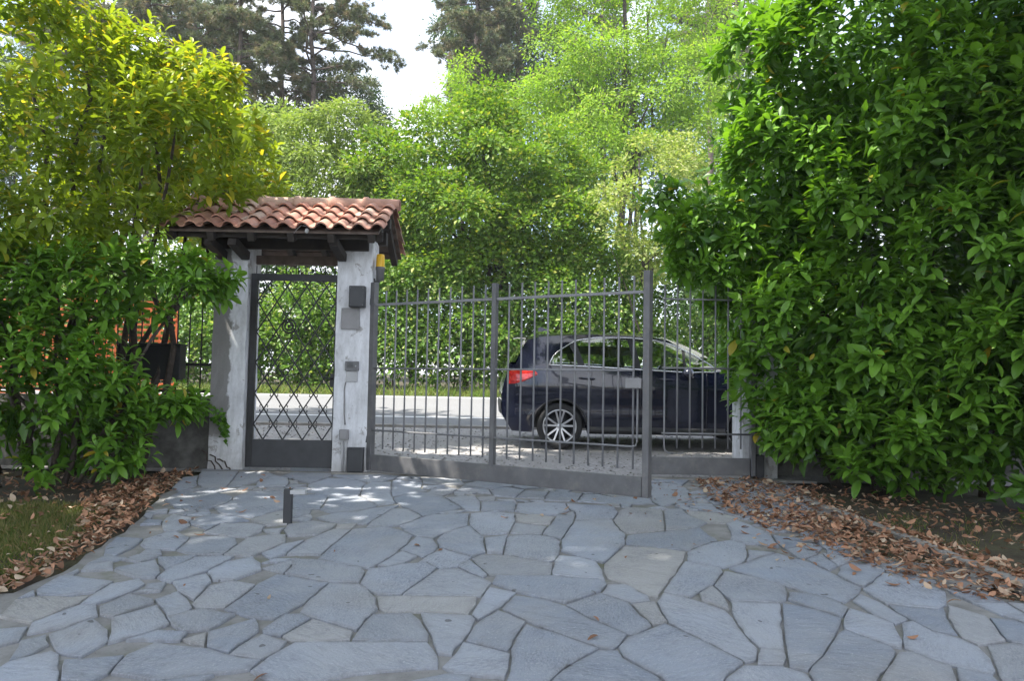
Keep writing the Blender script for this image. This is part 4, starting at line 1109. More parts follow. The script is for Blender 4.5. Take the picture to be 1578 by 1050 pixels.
# side glass in four panes a side, with dark posts between
POSTS = [(-0.16, -0.16), (0.30, 0.16), (1.08, 0.98), (1.72, 1.72), (2.16, 2.16)]       # (x at belt, x at top)
for s in (-1, 1):
    for k in range(4):
        P = []
        for i in range(17):
            row = []
            for j in range(7):
                v = j / 6
                xl = POSTS[k][0] + (POSTS[k][1] - POSTS[k][0]) * v; xh = POSTS[k + 1][0] + (POSTS[k + 1][1] - POSTS[k + 1][0]) * v
                x = xl + (xh - xl) * i / 16; z = belt(x) - 0.01 + (top_open(x) - belt(x) + 0.02) * v
                row.append(side_pt(x, z, s, -0.012))
            P.append(row)
        if s == 1: P = P[::-1]
        MB().grid(P).build("side_window", M["glass"], car)
    for k in (1, 2, 3):
        w = 0.045 if k != 3 else 0.02; P = []
        for i in (-1, 1):
            row = []
            for j in range(7):
                v = j / 6; x = POSTS[k][0] + (POSTS[k][1] - POSTS[k][0]) * v + i * w
                row.append(side_pt(x, belt(x) - 0.008 + (top_open(x) - belt(x) + 0.016) * v, s, -0.005))
            P.append(row)
        if s == 1: P = P[::-1]
        MB().grid(P).build("window_post", M["blackpl"], car)
    mb = MB()
    xs = np.linspace(WX0, WX1, 40)
    mb.tube([side_pt(x, belt(x), s, 0.002) for x in xs] + [side_pt(x, top_open(x), s, 0.002) for x in xs[::-1]] , 0.010, 6); mb.build("window_trim", M["chrome"], car)
    # tail lamp wrapping the corner
    P = []
    for i in range(9):
        row = []; u = i / 8
        for j in range(7):
            v = j / 6
            x = -0.765 + (0.47 - 0.10 * abs(v - 0.55) * 2) * u + 0.04 * v; lo_, hi_ = 0.86 + 0.12 * u * u, 1.10 - 0.02 * u
            z = lo_ + (hi_ - lo_) * v
            row.append(side_pt(x, z, s, 0.010 if 0 < i < 8 and 0 < j < 6 else -0.01))
        P.append(row)
    if s == 1: P = P[::-1]
    MB().grid(P).build("tail_lamp", M["red"], car)
    P = [[side_pt(x, z, s, 0.008) for z in (0.78 + 0.07 * (3.33 - x) / 0.5, 0.90 - 0.02 * (x - 2.9))] for x in np.linspace(2.92, 3.33, 9)]
    if s == 1: P = P[::-1]
    MB().grid(P).build("headlamp", M["glasslamp"], car)
    # sill and arches in black
    mb = MB(); mb.tube([side_pt(x, 0.27, s, -0.012) for x in np.linspace(0.40, WB - 0.40, 12)], 0.055, 8); mb.build("sill", M["blackpl"], car)
    for c in (0.0, WB):
        pts = []
        for a in np.linspace(0.05, math.pi - 0.05, 19):
            x = c + 0.372 * math.cos(a); z = 0.315 + 0.372 * math.sin(a); pts.append(side_pt(x, z, s, 0.0))
        MB().tube(pts, 0.016, 6).build("arch_trim", M["blackpl"], car)
    # door gaps
    for x0, x1 in ((0.38, 0.44), (1.10, 1.11), (2.02, 2.02)):
        MB().tube([side_pt(x0 + (x1 - x0) * v + (0.06 * (1 - v) ** 3 if x0 < 1 else 0), 0.32 + (belt(x1) - 0.33) * v, s, -0.0015) for v in np.linspace(0, 1, 14)], 0.0045, 5).build("door_gap", M["blackpl"], car)
    for x in (0.36, 1.46):
        mb = MB(); mb.tube([side_pt(x - 0.10, 0.985, s, 0.006), side_pt(x - 0.07, 0.99, s, 0.03), side_pt(x + 0.09, 0.98, s, 0.03), side_pt(x + 0.11, 0.975, s, 0.006)], [0.010, 0.013, 0.013, 0.010], 8)
        mb.build("door_handle", M["car"], car)
    mb = MB(); c = side_pt(1.83, 1.06, s, 0.10)
    P = [[c + Vector((-0.07 + 0.085 * math.cos(a) * math.sin(b) - 0.02, s * 0.10 * math.cos(b), 0.075 * math.sin(a) * math.sin(b) + 0.02)) for a in np.linspace(0, 2 * math.pi, 15)] for b in np.linspace(0.05, math.pi - 0.05, 9)]
    mb.grid(P); mb.tube([side_pt(1.86, 1.02, s, -0.02), c + Vector((-0.06, 0, -0.03))], 0.02, 8); mb.build("mirror", M["car"], car)
    mb = MB(); mb.tube([side_pt(x, 0.865, s, 0.0015) for x in np.linspace(-0.45, 2.4, 20)], 0.003, 5); mb.build("crease", M["car"], car)
# underside and cabin
mb = MB(); mb.box((1.33, HW, 0.42), (3.9, 1.30, 0.30)); mb.box((1.33, HW, 0.62), (1.7, 1.62, 0.35)); mb.box((2.9, HW, 0.70), (0.75, 1.2, 0.35)); mb.box((-0.35, HW, 0.70), (0.5, 1.2, 0.3)); mb.box((1.33, HW, 0.75), (3.3, 1.45, 0.05))
mb.build("underbody", M["blackpl"], car)
for (x, y) in ((1.15, 0.5), (1.15, 1.3), (0.15, 0.45), (0.15, 1.35)):
    mb = MB(); a = 0.25
    mb.beam((x + 0.25, y, 0.82), (x - 0.25, y, 0.80), 0.46, 0.14)
    mb.beam((x - 0.2, y, 0.80), (x - 0.36, y, 1.22), 0.44, 0.12, (1, 0, 0)); mb.beam((x - 0.37, y, 1.26), (x - 0.40, y, 1.41), 0.25, 0.09, (1, 0, 0))
    mb.build("seat", M["blackpl"], car, bevel=0.03)
mb = MB(); mb.beam((1.95, HW, 0.93), (1.75, HW, 0.95), 1.4, 0.16); mb.build("dashboard", M["blackpl"], car, bevel=0.03)
c = Vector((1.58, 1.3, 1.0)); mb = MB(); ax = Vector((-0.9, 0, 0.44)).normalized(); a_ = Vector((0, 1, 0)); b_ = ax.cross(a_)
mb.tube([c + (a_ * math.cos(t) + b_ * math.sin(t)) * 0.18 for t in np.linspace(0, 2 * math.pi, 25)], 0.015, 8); mb.tube([c + b_ * .17, c - b_ * .17], .014, 6); mb.tube([c, c + Vector((.2, 0, -.1))], .03, 8)
mb.build("steering_wheel", M["blackpl"], car)
mb = MB(); mb.add([(-0.30, HW - 0.02, 1.63), (-0.30, HW + 0.02, 1.63), (-0.12, HW + 0.02, 1.65), (-0.12, HW - 0.02, 1.65), (-0.29, HW, 1.705), (-0.24, HW, 1.705)], [(0, 3, 5, 4), (1, 4, 5, 2), (0, 4, 1), (3, 2, 5)]); mb.build("roof_aerial", M["car"], car, bevel=0.006)
mb = MB(); mb.grid([cross_row(x, z, bulge=-0.055) for x, z in refine([(-0.805, 0.46), (-0.82, 0.6), (-0.81, 0.66)], [0, 1, 2], 3)][::-1]); mb.build("bumper_strip", M["blackpl"], car)
def wheel(x, s):
    yc = HW + s * (HW - 0.115); ax = Vector((0, s, 0)); o_ = Vector((x, yc, 0.315))
    w = bpy.data.objects.new("wheel", None); link(w, car); w["local"] = 1
    mb = MB(); mb.lathe([(0.225, -0.10), (0.27, -0.108), (0.305, -0.10), (0.316, -0.075), (0.318, 0.0), (0.316, 0.075), (0.305, 0.10), (0.27, 0.108), (0.232, 0.10), (0.225, 0.085)], o_, ax, 48)
    for k in range(60):
        a = 2 * math.pi * k / 60; d = Vector((math.cos(a), 0, math.sin(a)))
    mb.build("tyre", M["rubber"], w)
    mb = MB(); mb.lathe([(0.236, 0.085), (0.240, 0.098), (0.228, 0.104), (0.214, 0.095), (0.208, 0.05), (0.206, -0.06)], o_, ax, 48)
    mb.lathe([(0, 0.083), (0.03, 0.085), (0.038, 0.078), (0.045, 0.06), (0.045, 0.02)], o_, ax, 24)
    for k in range(5):                                  # five split spokes
        for off in (-0.155, 0.155):
            a0 = 2 * math.pi * k / 5 + 0.3; a1 = a0 + off * 1.75; a0 += off * 1.2
            d0 = Vector((math.cos(a0), 0, math.sin(a0))); d1 = Vector((math.cos(a1), 0, math.sin(a1)))
            mb.beam(o_ + d0 * 0.035 + ax * 0.070, o_ + d1 * 0.215 + ax * 0.090, 0.026, 0.020, ax)
    mb.build("rim", M["alloy"], w, bevel=0.003)
    mb = MB(); mb.lathe([(0, 0.0), (0.20, 0.0), (0.20, -0.03)], o_, ax, 32); mb.build("brake_disc", M["blackpl"], w)
for x in (0.0, WB):
    for s in (-1, 1): wheel(x, s)

# ------------------------------------------------------------------ planting
def stems(t, specs, mat, seed, name="stem", n=7):
    for i, (a, b, r_a, r_b) in enumerate(specs):
        mb = MB(); pts = curve(a, b, 7, 0.12, seed + i); mb.tube(pts, list(np.linspace(r_a, r_b, len(pts))), n); mb.build(name, mat, t)

def front(P): return P[:, 1] < 1e9

# --- big dark laurel at the right
LR = [(4.35, 8.3, 2.3, 1.75, 1.05, 2.25), (3.35, 8.75, 4.0, 1.15, 1.0, 1.3), (2.55, 9.15, 2.75, 0.95, 0.75, 0.95), (2.95, 8.95, 1.55, 0.62, 0.5, 1.1),
      (5.3, 6.9, 2.2, 1.35, 1.25, 1.95), (5.2, 7.9, 4.7, 1.9, 1.5, 1.7), (4.2, 7.45, 3.4, 1.1, 0.75, 1.1), (3.9, 7.55, 1.5, 0.9, 0.6, 0.8), (3.3, 8.35, 3.0, 0.8, 0.5, 0.7),
      (6.2, 6.3, 3.6, 1.6, 1.3, 2.0), (3.35, 8.0, 0.75, 0.75, 0.5, 0.55), (4.3, 7.35, 0.8, 0.85, 0.6, 0.55), (5.2, 6.55, 0.85, 0.9, 0.7, 0.6), (6.2, 5.9, 1.0, 1.0, 0.8, 0.8), (4.75, 6.55, 0.95, 0.6, 0.5, 0.42), (5.4, 5.75, 0.95, 0.7, 0.5, 0.5), (2.78, 8.3, 1.15, .34, .28, .5), (2.95, 8.2, 0.55, .34, .3, .34), (3.7, 7.65, 0.42, .55, .4, .36), (4.5, 7.0, 0.40, .6, .45, .36), (5.3, 6.2, 0.5, .7, .5, .4), (6.2, 5.5, .55, .8, .6, .45), (2.2, 8.6, 2.6, .55, .4, .5), (3.0, 8.2, 3.9, .6, .4, .6)]
LR = [(a, b, c + zg(b), d, e, f) for a, b, c, d, e, f in LR]
t = thing("laurel_shrub", "huge glossy dark green laurel filling the right of the view", "shrub", (4.4, 8.2, zg(8.2)))
P, N = shell(sub(LR, 9, 100, 0.34, 0.50, 0.75), 34, 101, 0.86, 0.9, -0.6)
k = (vnoise(P * np.array([1, 1, 2.3]), 1.35, 5) > -0.28) & (P[:, 1] < 10.0) & (P[:, 2] > zg(7) + 0.12) & (N[:, 1] < 0.75)
P, N = P[k], N[k]
def y_right(P, r): return (r.uniform(0, 1, len(P)) < 0.012) * r.uniform(0.4, 1, len(P))
s1 = shoots(P, N, 102, 11, 0.18, 0.40, 0.22, 0.85, 0.10, y_right)
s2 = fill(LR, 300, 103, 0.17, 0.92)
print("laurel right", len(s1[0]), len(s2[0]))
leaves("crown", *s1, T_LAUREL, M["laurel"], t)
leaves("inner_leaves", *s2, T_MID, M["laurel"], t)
stems(t, [((4.4 + dx, 8.3 + dy, zg(8.2) - 0.05), (bx, by, bz), 0.055, 0.018) for dx, dy, bx, by, bz in
          ((-.5, 0, 3.0, 8.9, 3.6), (-.2, .2, 3.6, 8.7, 4.6), (0.1, -.1, 4.4, 8.0, 4.2), (.4, -.3, 5.2, 7.4, 4.4), (.7, -.8, 5.6, 6.9, 3.2), (-.9, .1, 2.6, 9.1, 2.7), (-.6, -.3, 3.5, 7.8, 1.9))], M["bark"], 40)

# --- tall laurel at the left, sunlight put into its yellow-green leaf colour
LL = [(-4.7, 7.9, 3.75, 1.35, 0.9, 1.05), (-3.75, 8.15, 3.35, 1.0, 0.65, 0.75), (-5.6, 7.6, 3.4, 1.2, 0.9, 1.3), (-3.75, 9.7, 3.4, 0.7, 0.6, 0.85), (-4.0, 9.2, 3.9, 0.9, 0.7, 0.9),
      (-4.9, 7.5, 2.75, 1.1, 0.6, 0.75), (-6.3, 7.2, 2.6, 1.0, 0.9, 1.4), (-5.0, 8.3, 4.45, 0.8, 0.6, 0.55), (-3.55, 8.3, 4.15, 0.5, 0.4, 0.5), (-3.05, 7.6, 3.45, 0.5, 0.4, 0.55), (-4.75, 7.9, 2.5, 0.7, 0.45, 0.40)]
t = thing("tall_laurel", "tall laurel with its top coloured yellow as if sunlit, reaching over the left end of the tiled roof", "shrub", (-4.7, 8.4, zg(8.4)))
P, N = shell(sub(LL, 10, 110, 0.32, 0.5, 0.8), 38, 111, 0.82, 0.9, -0.9)
k = (vnoise(P, 1.8, 15) > -0.5); P, N = P[k], N[k]
def y_left(P, r): return np.clip((r.uniform(0, 1, len(P)) < 0.05 + 0.06 * (P[:, 2] > 3.2)) * r.uniform(0.3, 1, len(P)), 0, 1)  # more yellow leaves towards the top, imitating sun on the crown
s1 = shoots(P, N, 112, 10, 0.15, 0.37, 0.27, 1.0, 0.05, y_left)
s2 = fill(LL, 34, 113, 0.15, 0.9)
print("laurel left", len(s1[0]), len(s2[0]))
leaves("crown", *s1, T_LAUREL, M["laurel_sunlit"], t)
leaves("inner_leaves", *s2, T_MID, M["laurel_sunlit"], t)
stems(t, [((-4.6 + dx, 8.5 + dy * .4, zg(8.4) - 0.05), (bx, by, bz), 0.05, 0.012) for dx, dy, bx, by, bz in
          ((0.2, 0, -3.6, 8.2, 3.7), (0.5, -.2, -3.3, 9.3, 3.9), (0.3, .2, -4.0, 8.9, 4.4), (0, -.3, -4.5, 7.9, 4.5), (-.3, .1, -5.0, 8.1, 4.7), (-.5, -.3, -5.6, 7.7, 4.2),
           (0.4, -.5, -3.9, 8.1, 3.2), (-.1, 0, -4.3, 8.2, 3.9), (-.8, -.4, -6.2, 7.4, 3.5), (0.6, .1, -3.5, 8.6, 3.0))], M["bark"], 60)

# --- lower dark laurel in front of the railings
LD = [(-4.75, 7.25, 1.05, 1.15, 0.65, 0.75), (-5.3, 6.9, 1.35, 1.0, 0.7, 0.85), (-4.1, 7.55, 0.66, 0.62, 0.40, 0.36), (-3.5, 7.85, 0.74, 0.46, 0.28, 0.20), (-4.75, 7.3, 1.85, 0.65, 0.5, 0.5), (-4.1, 7.5, 0.35, 0.6, 0.4, 0.35),
      (-3.75, 7.5, 1.98, 0.68, 0.34, 0.30), (-3.15, 7.6, 1.95, 0.42, 0.28, 0.26), (-4.35, 7.35, 1.35, 0.42, 0.4, 0.5), (-6.0, 6.4, 1.2, 1.0, 0.8, 1.2), (-4.15, 7.45, 1.62, .38, .3, .3), (-3.85, 7.5, 1.72, .25, .2, .2), (-4.6, 7.3, 1.45, .4, .3, .35), (-3.6, 7.6, 1.70, .34, .22, .15), (-4.3, 7.3, 1.0, .5, .4, .4)]
t = thing("low_laurel", "low dark laurel spreading in front of the railings and letter box", "shrub", (-4.6, 7.5, zg(7.5)))
P, N = shell(LD, 52, 121, 0.75, 0.9, -0.85)
k = (P[:, 2] > zg(7) + 0.10) & (vnoise(P, 2.2, 25) > -0.6); P, N = P[k], N[k]
def y_low(P, r): return (r.uniform(0, 1, len(P)) < 0.02) * r.uniform(0.4, 1, len(P))
s1 = shoots(P, N, 122, 12, 0.15, 0.38, 0.24, 0.75, 0.12, y_low)
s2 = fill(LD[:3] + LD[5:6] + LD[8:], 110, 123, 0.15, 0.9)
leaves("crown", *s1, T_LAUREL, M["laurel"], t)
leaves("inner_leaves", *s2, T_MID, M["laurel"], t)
stems(t, [((-4.5 + dx, 7.6, zg(7.5) - 0.05), (bx, by, bz), 0.032, 0.010) for dx, bx, by, bz in ((0, -4.7, 7.2, 1.5), (.3, -3.2, 7.6, 1.95), (.2, -3.9, 7.5, 1.9), (-.4, -5.3, 7.0, 1.7), (.4, -3.6, 7.8, 0.7), (.1, -4.3, 7.4, 1.9))], M["bark"], 80)
# ivy on the foot of the pillar
P = []; r_ = np.random.default_rng(31)
for a, b in (((PL[0] - 0.35, 0.80), (PL[0] + 0.12, 0.62)), ((PL[0] + 0.12, 0.62), (PL[0] + 0.20, 0.40)), ((PL[0] - 0.5, 0.7), (PL[0] - 0.05, 0.68))):
    q = np.linspace(0, 1, 60)[:, None]
    pp = np.concatenate([a[0] + (b[0] - a[0]) * q + r_.normal(size=(60, 1)) * .03, np.full((60, 1), YG - 0.03) + r_.uniform(-.04, 0, (60, 1)), a[1] + (b[1] - a[1]) * q + r_.normal(size=(60, 1)) * .05], 1); P.append(pp)
P = np.concatenate(P); n = len(P)
t = thing("ivy", "strand of ivy creeping round the foot of the patched pillar", "ivy", (PL[0], YG - 0.03, 0.4))
leaves("leaves", P, norm(r_.normal(size=(n, 3)) + np.array([0, -.3, -.8])), norm(r_.normal(size=(n, 3)) * .5 + np.array([0, -1, .3])), r_.uniform(.04, .07, n), r_.uniform(.04, .06, n),
       np.stack([r_.uniform(0, .5, n), np.zeros(n), np.zeros(n)], 1), T_MID, M["laurel"], t)
mb = MB()
for k in range(3):
    p0 = gp(333 + 12 * k, 716); mb.tube(curve((p0.x, YG - 0.03, GZ + 0.22 - .05 * k), (p0.x + 0.16, YG - 0.05, GZ - 0.005), 6, 0.3, 90 + k, 0.1), 0.008, 6)
mb.build("stem", M["bark"], t)

def broadleaf(name, label, cat_, group, base, lumps, mat, dens, m, rad, length, ratio, seed, trunk_r, limbs=6, hang=0.25, flat=0.35, yel=0.08, cut=-0.45, fillers=1.2, ymax=None, barkm="bark", tm=None):
    t = thing(name, label, cat_, base, group)
    sl_ = sub(lumps, 8, seed + 9, 0.30, 0.50, 0.55)
    P, N = shell(sl_, dens * (1.0 if name != 'added_shade_tree' else 1.25), seed, 0.7, 0.86, -0.7)
    k = vnoise(P, 1.1, seed + 1) > cut
    if ymax is not None: k &= P[:, 1] < ymax
    k &= P[:, 2] > zg(base[1]) + 0.15
    P, N = P[k], N[k]
    s = sprays(P, N, seed + 2, m, rad, length, ratio, flat, hang, yel)
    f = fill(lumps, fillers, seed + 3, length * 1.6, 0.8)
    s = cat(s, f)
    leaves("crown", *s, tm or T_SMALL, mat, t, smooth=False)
    cx = np.mean([l[0] for l in lumps]); cz = max(l[2] for l in lumps)
    top = max(lumps, key=lambda l: l[2])
    mb = MB(); pts = curve((base[0], base[1], base[2] - 0.1), (top[0], top[1], top[2]), 9, 0.05, seed)
    mb.tube(pts, list(np.linspace(trunk_r, trunk_r * 0.25, len(pts))), 9); tr = mb.build("trunk", M[barkm], t)
    for i, l in enumerate(sorted(lumps, key=lambda l: -l[3])[:limbs]):
        a = pts[(2 if name != 'added_shade_tree' else 6) + i % (4 if name != 'added_shade_tree' else 3)]; mb = MB(); q = curve(a, (l[0], l[1], l[2]), 6, 0.12, seed + 20 + i)
        mb.tube(q, list(np.linspace(trunk_r * 0.45, trunk_r * 0.1, len(q))), 7); mb.build("limb", M[barkm], t)
    return t
def lump(px, py, Y, rpx, rpy, ry): # an ellipsoid standing at depth Y whose outline spans rpx by rpy pixels of the photograph's view
    c = at(px, py, Y); return (c.x, Y, c.z, rpx * Y / F, ry, rpy * Y / F)

# --- hornbeam in the middle, across the road
Y = 25.5
HB = [lump(700, 230, Y, 75, 60, 1.6), lump(740, 175, Y + .5, 55, 45, 1.2), lump(640, 290, Y, 75, 65, 1.6), lump(600, 260, Y + .5, 50, 50, 1.2), lump(770, 270, Y - .3, 85, 70, 1.8), lump(850, 260, Y, 65, 60, 1.5), lump(700, 330, Y - 1.3, 95, 55, 1.5),
      lump(830, 340, Y - 1.0, 85, 60, 1.5), lump(610, 370, Y - .5, 65, 50, 1.3), lump(760, 400, Y - 1.0, 110, 50, 1.5), lump(880, 400, Y - .8, 75, 55, 1.4), lump(660, 420, Y - .8, 70, 45, 1.3)]
broadleaf("hornbeam_tree", "broad mid-green hornbeam across the road, behind the open gate leaf", "tree", "trees across the road", (0.2, Y, zg(Y)), HB, M["hornbeam"], 17, 15, 0.40, 0.165, 0.6, 201, 0.2, 8, 0.15, 0.25, 0.16, -0.55, 1.0)
# --- robinias
Y = 31
RA = [lump(950, 90, Y, 95, 60, 2.0), lump(1030, 40, Y + 1, 70, 60, 1.8), lump(880, 130, Y - .5, 70, 45, 1.5), lump(1000, 160, Y - 1, 90, 50, 1.8), lump(900, 200, Y - 1, 70, 45, 1.5), lump(1070, 130, Y, 60, 60, 1.6), lump(960, 250, Y - 1, 110, 45, 1.6), lump(1010, -30, Y + 1, 90, 50, 2), lump(830, 170, Y, 55, 40, 1.3), lump(1060, 220, Y - .5, 70, 60, 1.6), lump(850, 75, Y, 55, 50, 1.6), lump(905, 10, Y + .5, 65, 55, 1.8), lump(1085, 20, Y + .5, 55, 60, 1.6), lump(830, -40, Y + 1, 60, 50, 1.6), lump(960, -60, Y, 80, 50, 1.8)]
broadleaf("robinia_tree", "tall airy yellow-green robinia right of the middle, top out of view", "tree", "trees across the road", (4.6, Y, zg(Y)), RA, M["robinia"], 13, 17, 0.50, 0.16, 0.45, 221, 0.22, 8, 0.4, 0.35, 0.1, -0.12, 0.45)
RB = [lump(715, 120, Y, 32, 32, 0.9), lump(690, 155, Y, 36, 32, 1.0), lump(735, 160, Y, 38, 36, 1.0), lump(770, 195, Y, 45, 40, 1.0), lump(700, 200, Y, 45, 40, 1.0), lump(665, 205, Y, 30, 28, 0.8)]
broadleaf("robinia_tree", "slim pale robinia rising behind the hornbeam beside the gap of sky", "tree", "trees across the road", (-1.8, Y, zg(Y)), RB, M["robinia"], 17, 15, 0.40, 0.15, 0.45, 231, 0.12, 5, 0.4, 0.35, 0.1, -0.2, 0.5)
# --- pale feathery tree over the canopy
Y = 26.5
FL = [lump(470, 215, Y, 60, 45, 1.3), lump(530, 200, Y + .3, 45, 40, 1.1), lump(500, 265, Y, 70, 55, 1.5), lump(440, 270, Y, 55, 60, 1.4), lump(560, 285, Y - .4, 45, 50, 1.1), lump(480, 340, Y - .3, 90, 55, 1.5), lump(420, 200, Y + .6, 45, 40, 1.1), lump(390, 260, Y + .6, 60, 70, 1.3)]
broadleaf("ash_tree", "pale feathery green tree above the tiled roof, left of the hornbeam", "tree", "trees across the road", (-6.6, Y, zg(Y)), FL, M["pale"], 17, 15, 0.42, 0.19, 0.4, 241, 0.13, 6, 0.55, 0.3, 0.06, -0.4, 0.6)
# --- silvery shrub by the right-hand laurel
Y = 23.2
VS = [lump(970, 330, Y, 55, 50, 1.0), lump(1020, 280, Y, 50, 50, 1.0), lump(940, 380, Y - .2, 50, 40, 0.9), lump(1000, 395, Y - .3, 60, 45, 1.0), lump(1060, 330, Y, 50, 60, 1.0), lump(1050, 245, Y + .4, 40, 35, .8), lump(985, 245, Y + .5, 35, 35, .8)]
broadleaf("pale_shrub", "tall silvery pale-leaved shrub across the road beside the big laurel", "shrub", None, (4.1, Y, zg(Y)), VS, M["pale"], 24, 13, 0.30, 0.125, 0.62, 251, 0.08, 5, 0.2, 0.35, 0.45, -0.35, 0.8)
# --- clipped, ivy-grown hedge along the far verge: one plant run, many bushes
Y = 23.6
rh = random.Random(77)
def hedge_lumps(x0, x1, seed):
    rh = random.Random(seed); out = []; x = x0
    while x < x1:
        h = rh.uniform(2.7, 4.3); d = rh.uniform(.6, 1.0)
        out.append((x, Y + rh.uniform(-.2, .4), zg(Y) + h * 0.48, rh.uniform(.8, 1.15), d, h * 0.52)); x += rh.uniform(.8, 1.2)
    return out
for nm, x0, x1, sd, lab in (("hedge", -17, -4.4, 301, "loose bright hedge across the road, seen through the lattice gate and railings"), ("hedge", -3.6, 4.6, 302, "loose dappled hedge across the road, behind the wide gate and car"), ("hedge", 5.4, 17, 303, "loose hedge across the road, hidden behind the big laurel")):
    HL = hedge_lumps(x0, x1, sd)
    t = thing(nm, lab, "hedge", ((x0 + x1) / 2, Y, zg(Y)), "hedges across the road")
    P, N = shell(sub(HL, 8, sd + 8, .3, .5, .7), 20, sd + 1, 0.75, 0.88, -0.7); k = (P[:, 2] > zg(Y) + .1) & (N[:, 1] < 0.6) & (vnoise(P, 1.6, sd) > -0.75); P, N = P[k], N[k]
    s = cat(sprays(P, N, sd + 2, 13, 0.30, 0.145, 0.66, 0.4, 0.3, 0.14), fill(HL, 45, sd + 3, 0.24, 0.85))
    leaves("foliage", *s, T_SMALL, M["hedge"], t, smooth=False)
    stems(t, [((l[0], l[1], zg(Y) - .05), (l[0] + .2, l[1], l[2] + .4), .03, .01) for l in HL[::2]], M["bark"], sd)

for i in range(9):
    x0 = -17 + i * 4.2; rr = random.Random(900 + i); Yd = 29 + rr.uniform(-1, 1)
    L = [(x0 + rr.uniform(-2, 2), Yd + rr.uniform(-.8, .8), zg(Yd) + rr.uniform(1.0, 5.2), rr.uniform(1.2, 1.9), 1.2, rr.uniform(1.0, 1.6)) for _ in range(9)]
    broadleaf("thicket_bush", ["dark", "shaded", "deep green"][i % 3] + " thicket bush behind the far hedge, " + ["first", "second", "third", "fourth", "fifth", "sixth", "seventh", "eighth", "ninth"][i] + " from the left", "bush", "thicket behind the hedge", (x0, Yd, zg(Yd)), L, M["hornbeam" if i % 2 else "ever"], 13, 10, .45, .19, .55, 910 + 7 * i, .08, 3, .3, .35, .08, -.5, 3.0)
# --- pines and evergreens beyond
def pine(px, Y, toppy, lowpy, label, seed, r_=0.22, spread=2.6, side=0, nlimb=26, lean=0.0):
    rr = random.Random(seed); b = at(px, 500, Y); base = Vector((b.x, Y, zg(Y))); top = at(px + lean, toppy, Y); low = at(px, lowpy, Y).z
    t = thing("pine_tree", label, "tree", tuple(base), "pines beyond the road")
    mb = MB(); pts = curve(base - Vector((0, 0, .2)), top, 10, 0.02, seed); mb.tube(pts, list(np.linspace(r_, r_ * 0.3, len(pts))), 9); mb.build("trunk", M["pinebark"], t)
    mb = MB(); TP = []; TD = []
    for i in range(nlimb):
        f = (i + rr.random()) / nlimb; z = low + (top.z - low) * f
        if z > top.z: continue
        j = (z - base.z) / (top.z - base.z); o = base.lerp(top, j)
        a = rr.uniform(0, 6.283); L = spread * (1.15 - 0.6 * f) * rr.uniform(.6, 1.15)
        if side and rr.random() < 0.5: a = (0 if side > 0 else math.pi) + rr.uniform(-.7, .7)
        e = o + Vector((math.cos(a) * L, math.sin(a) * L, rr.uniform(-.25, .35) * L))
        q = curve(o, e, 5, 0.16, seed * 31 + i, 0.05); mb.tube(q, list(np.linspace(.055, .015, len(q))), 5)
        for w in range(11):
            u = rr.uniform(.25, 1.0); k = min(int(u * 5), 4); c = q[k].lerp(q[k + 1], u * 5 - k)
            d = (e - o).normalized() + Vector((rr.gauss(0, .7), rr.gauss(0, .7), rr.gauss(0, .35))); d.normalize(); l2 = rr.uniform(.3, .8)
            c2 = c + d * l2; mb.tube([c, c2], [.012, .006], 4, cap=False)
            for v in range(7):
                TP.append(c.lerp(c2, rr.uniform(.3, 1.05)) + Vector((rr.gauss(0, .08), rr.gauss(0, .08), rr.gauss(0, .06)))); TD.append(d)
    mb.build("limb", M["pinebark"], t)
    TP = np.array([tuple(p) for p in TP]); TD = np.array([tuple(p) for p in TD]); m = 22; r = np.random.default_rng(seed)
    P = np.repeat(TP, m, 0); n = len(P); A = norm(np.repeat(TD, m, 0) * 0.6 + r.normal(size=(n, 3)) * 0.75 + np.array([0, 0, .1])); tb = np.repeat(r.uniform(0, 1, len(TP)), m)
    tint = np.stack([np.clip(tb * .7 + r.uniform(0, .3, n), 0, 1), np.repeat((r.uniform(0, 1, len(TP)) < .22) * r.uniform(.4, 1, len(TP)), m), np.zeros(n)], 1)
    leaves("crown", P, A, norm(r.normal(size=(n, 3))), r.uniform(.16, .30, n), np.full(n, .036), tint, T_NEEDLE, M["needle"], t, smooth=False)
pine(228, 36, -60, 110, "pine with a bare grey trunk behind the left laurel's peak", 401)
pine(300, 40, -80, 120, "pine with a reddish trunk, second from the left above the laurel", 402)
pine(90, 34, -60, 95, "pine at the far left, its boughs above the laurel", 403)
pine(372, 36, -70, 150, "pine with drooping grey-green boughs left of the twin trunks", 404, spread=3.0, nlimb=34)
pine(434, 38, -90, 160, "left of two close pine trunks near the gap of sky", 405, nlimb=32)
pine(470, 37, -80, 130, "pine whose long boughs reach right into the gap of sky", 406, spread=4.2, side=1, nlimb=30, lean=15)
pine(735, 44, -50, 150, "dark bushy pine right of the gap of sky", 407, spread=3.0, nlimb=64)
pine(800, 46, -80, 130, "pine showing through the robinia's upper left", 408, nlimb=30)
pine(1092, 40, -90, 60, "tall pine trunk between the robinia and the big laurel", 409, nlimb=16)
pine(930, 48, -80, 150, "pine standing behind the middle of the robinia", 410, nlimb=26)
pine(160, 45, -30, 130, "distant pine filling in behind the left laurel", 411, nlimb=34)
pine(1135, 46, -60, 110, "distant pine against the big laurel's edge", 412, nlimb=30)
Y = 40
DE = [lump(520, 130, Y, 35, 35, 1.3), lump(560, 155, Y, 25, 30, 1.0), lump(490, 150, Y, 30, 30, 1.2), lump(530, 185, Y, 55, 35, 1.6), lump(585, 190, Y, 18, 25, .8)]
broadleaf("evergreen_tree", "small dark evergreen under the pine boughs at the gap of sky", "tree", "trees beyond the road", (-8.5, Y, zg(Y)), DE, M["ever"], 26, 12, .45, .16, .45, 261, .14, 4, .3, .35, .1, -.5, .8)
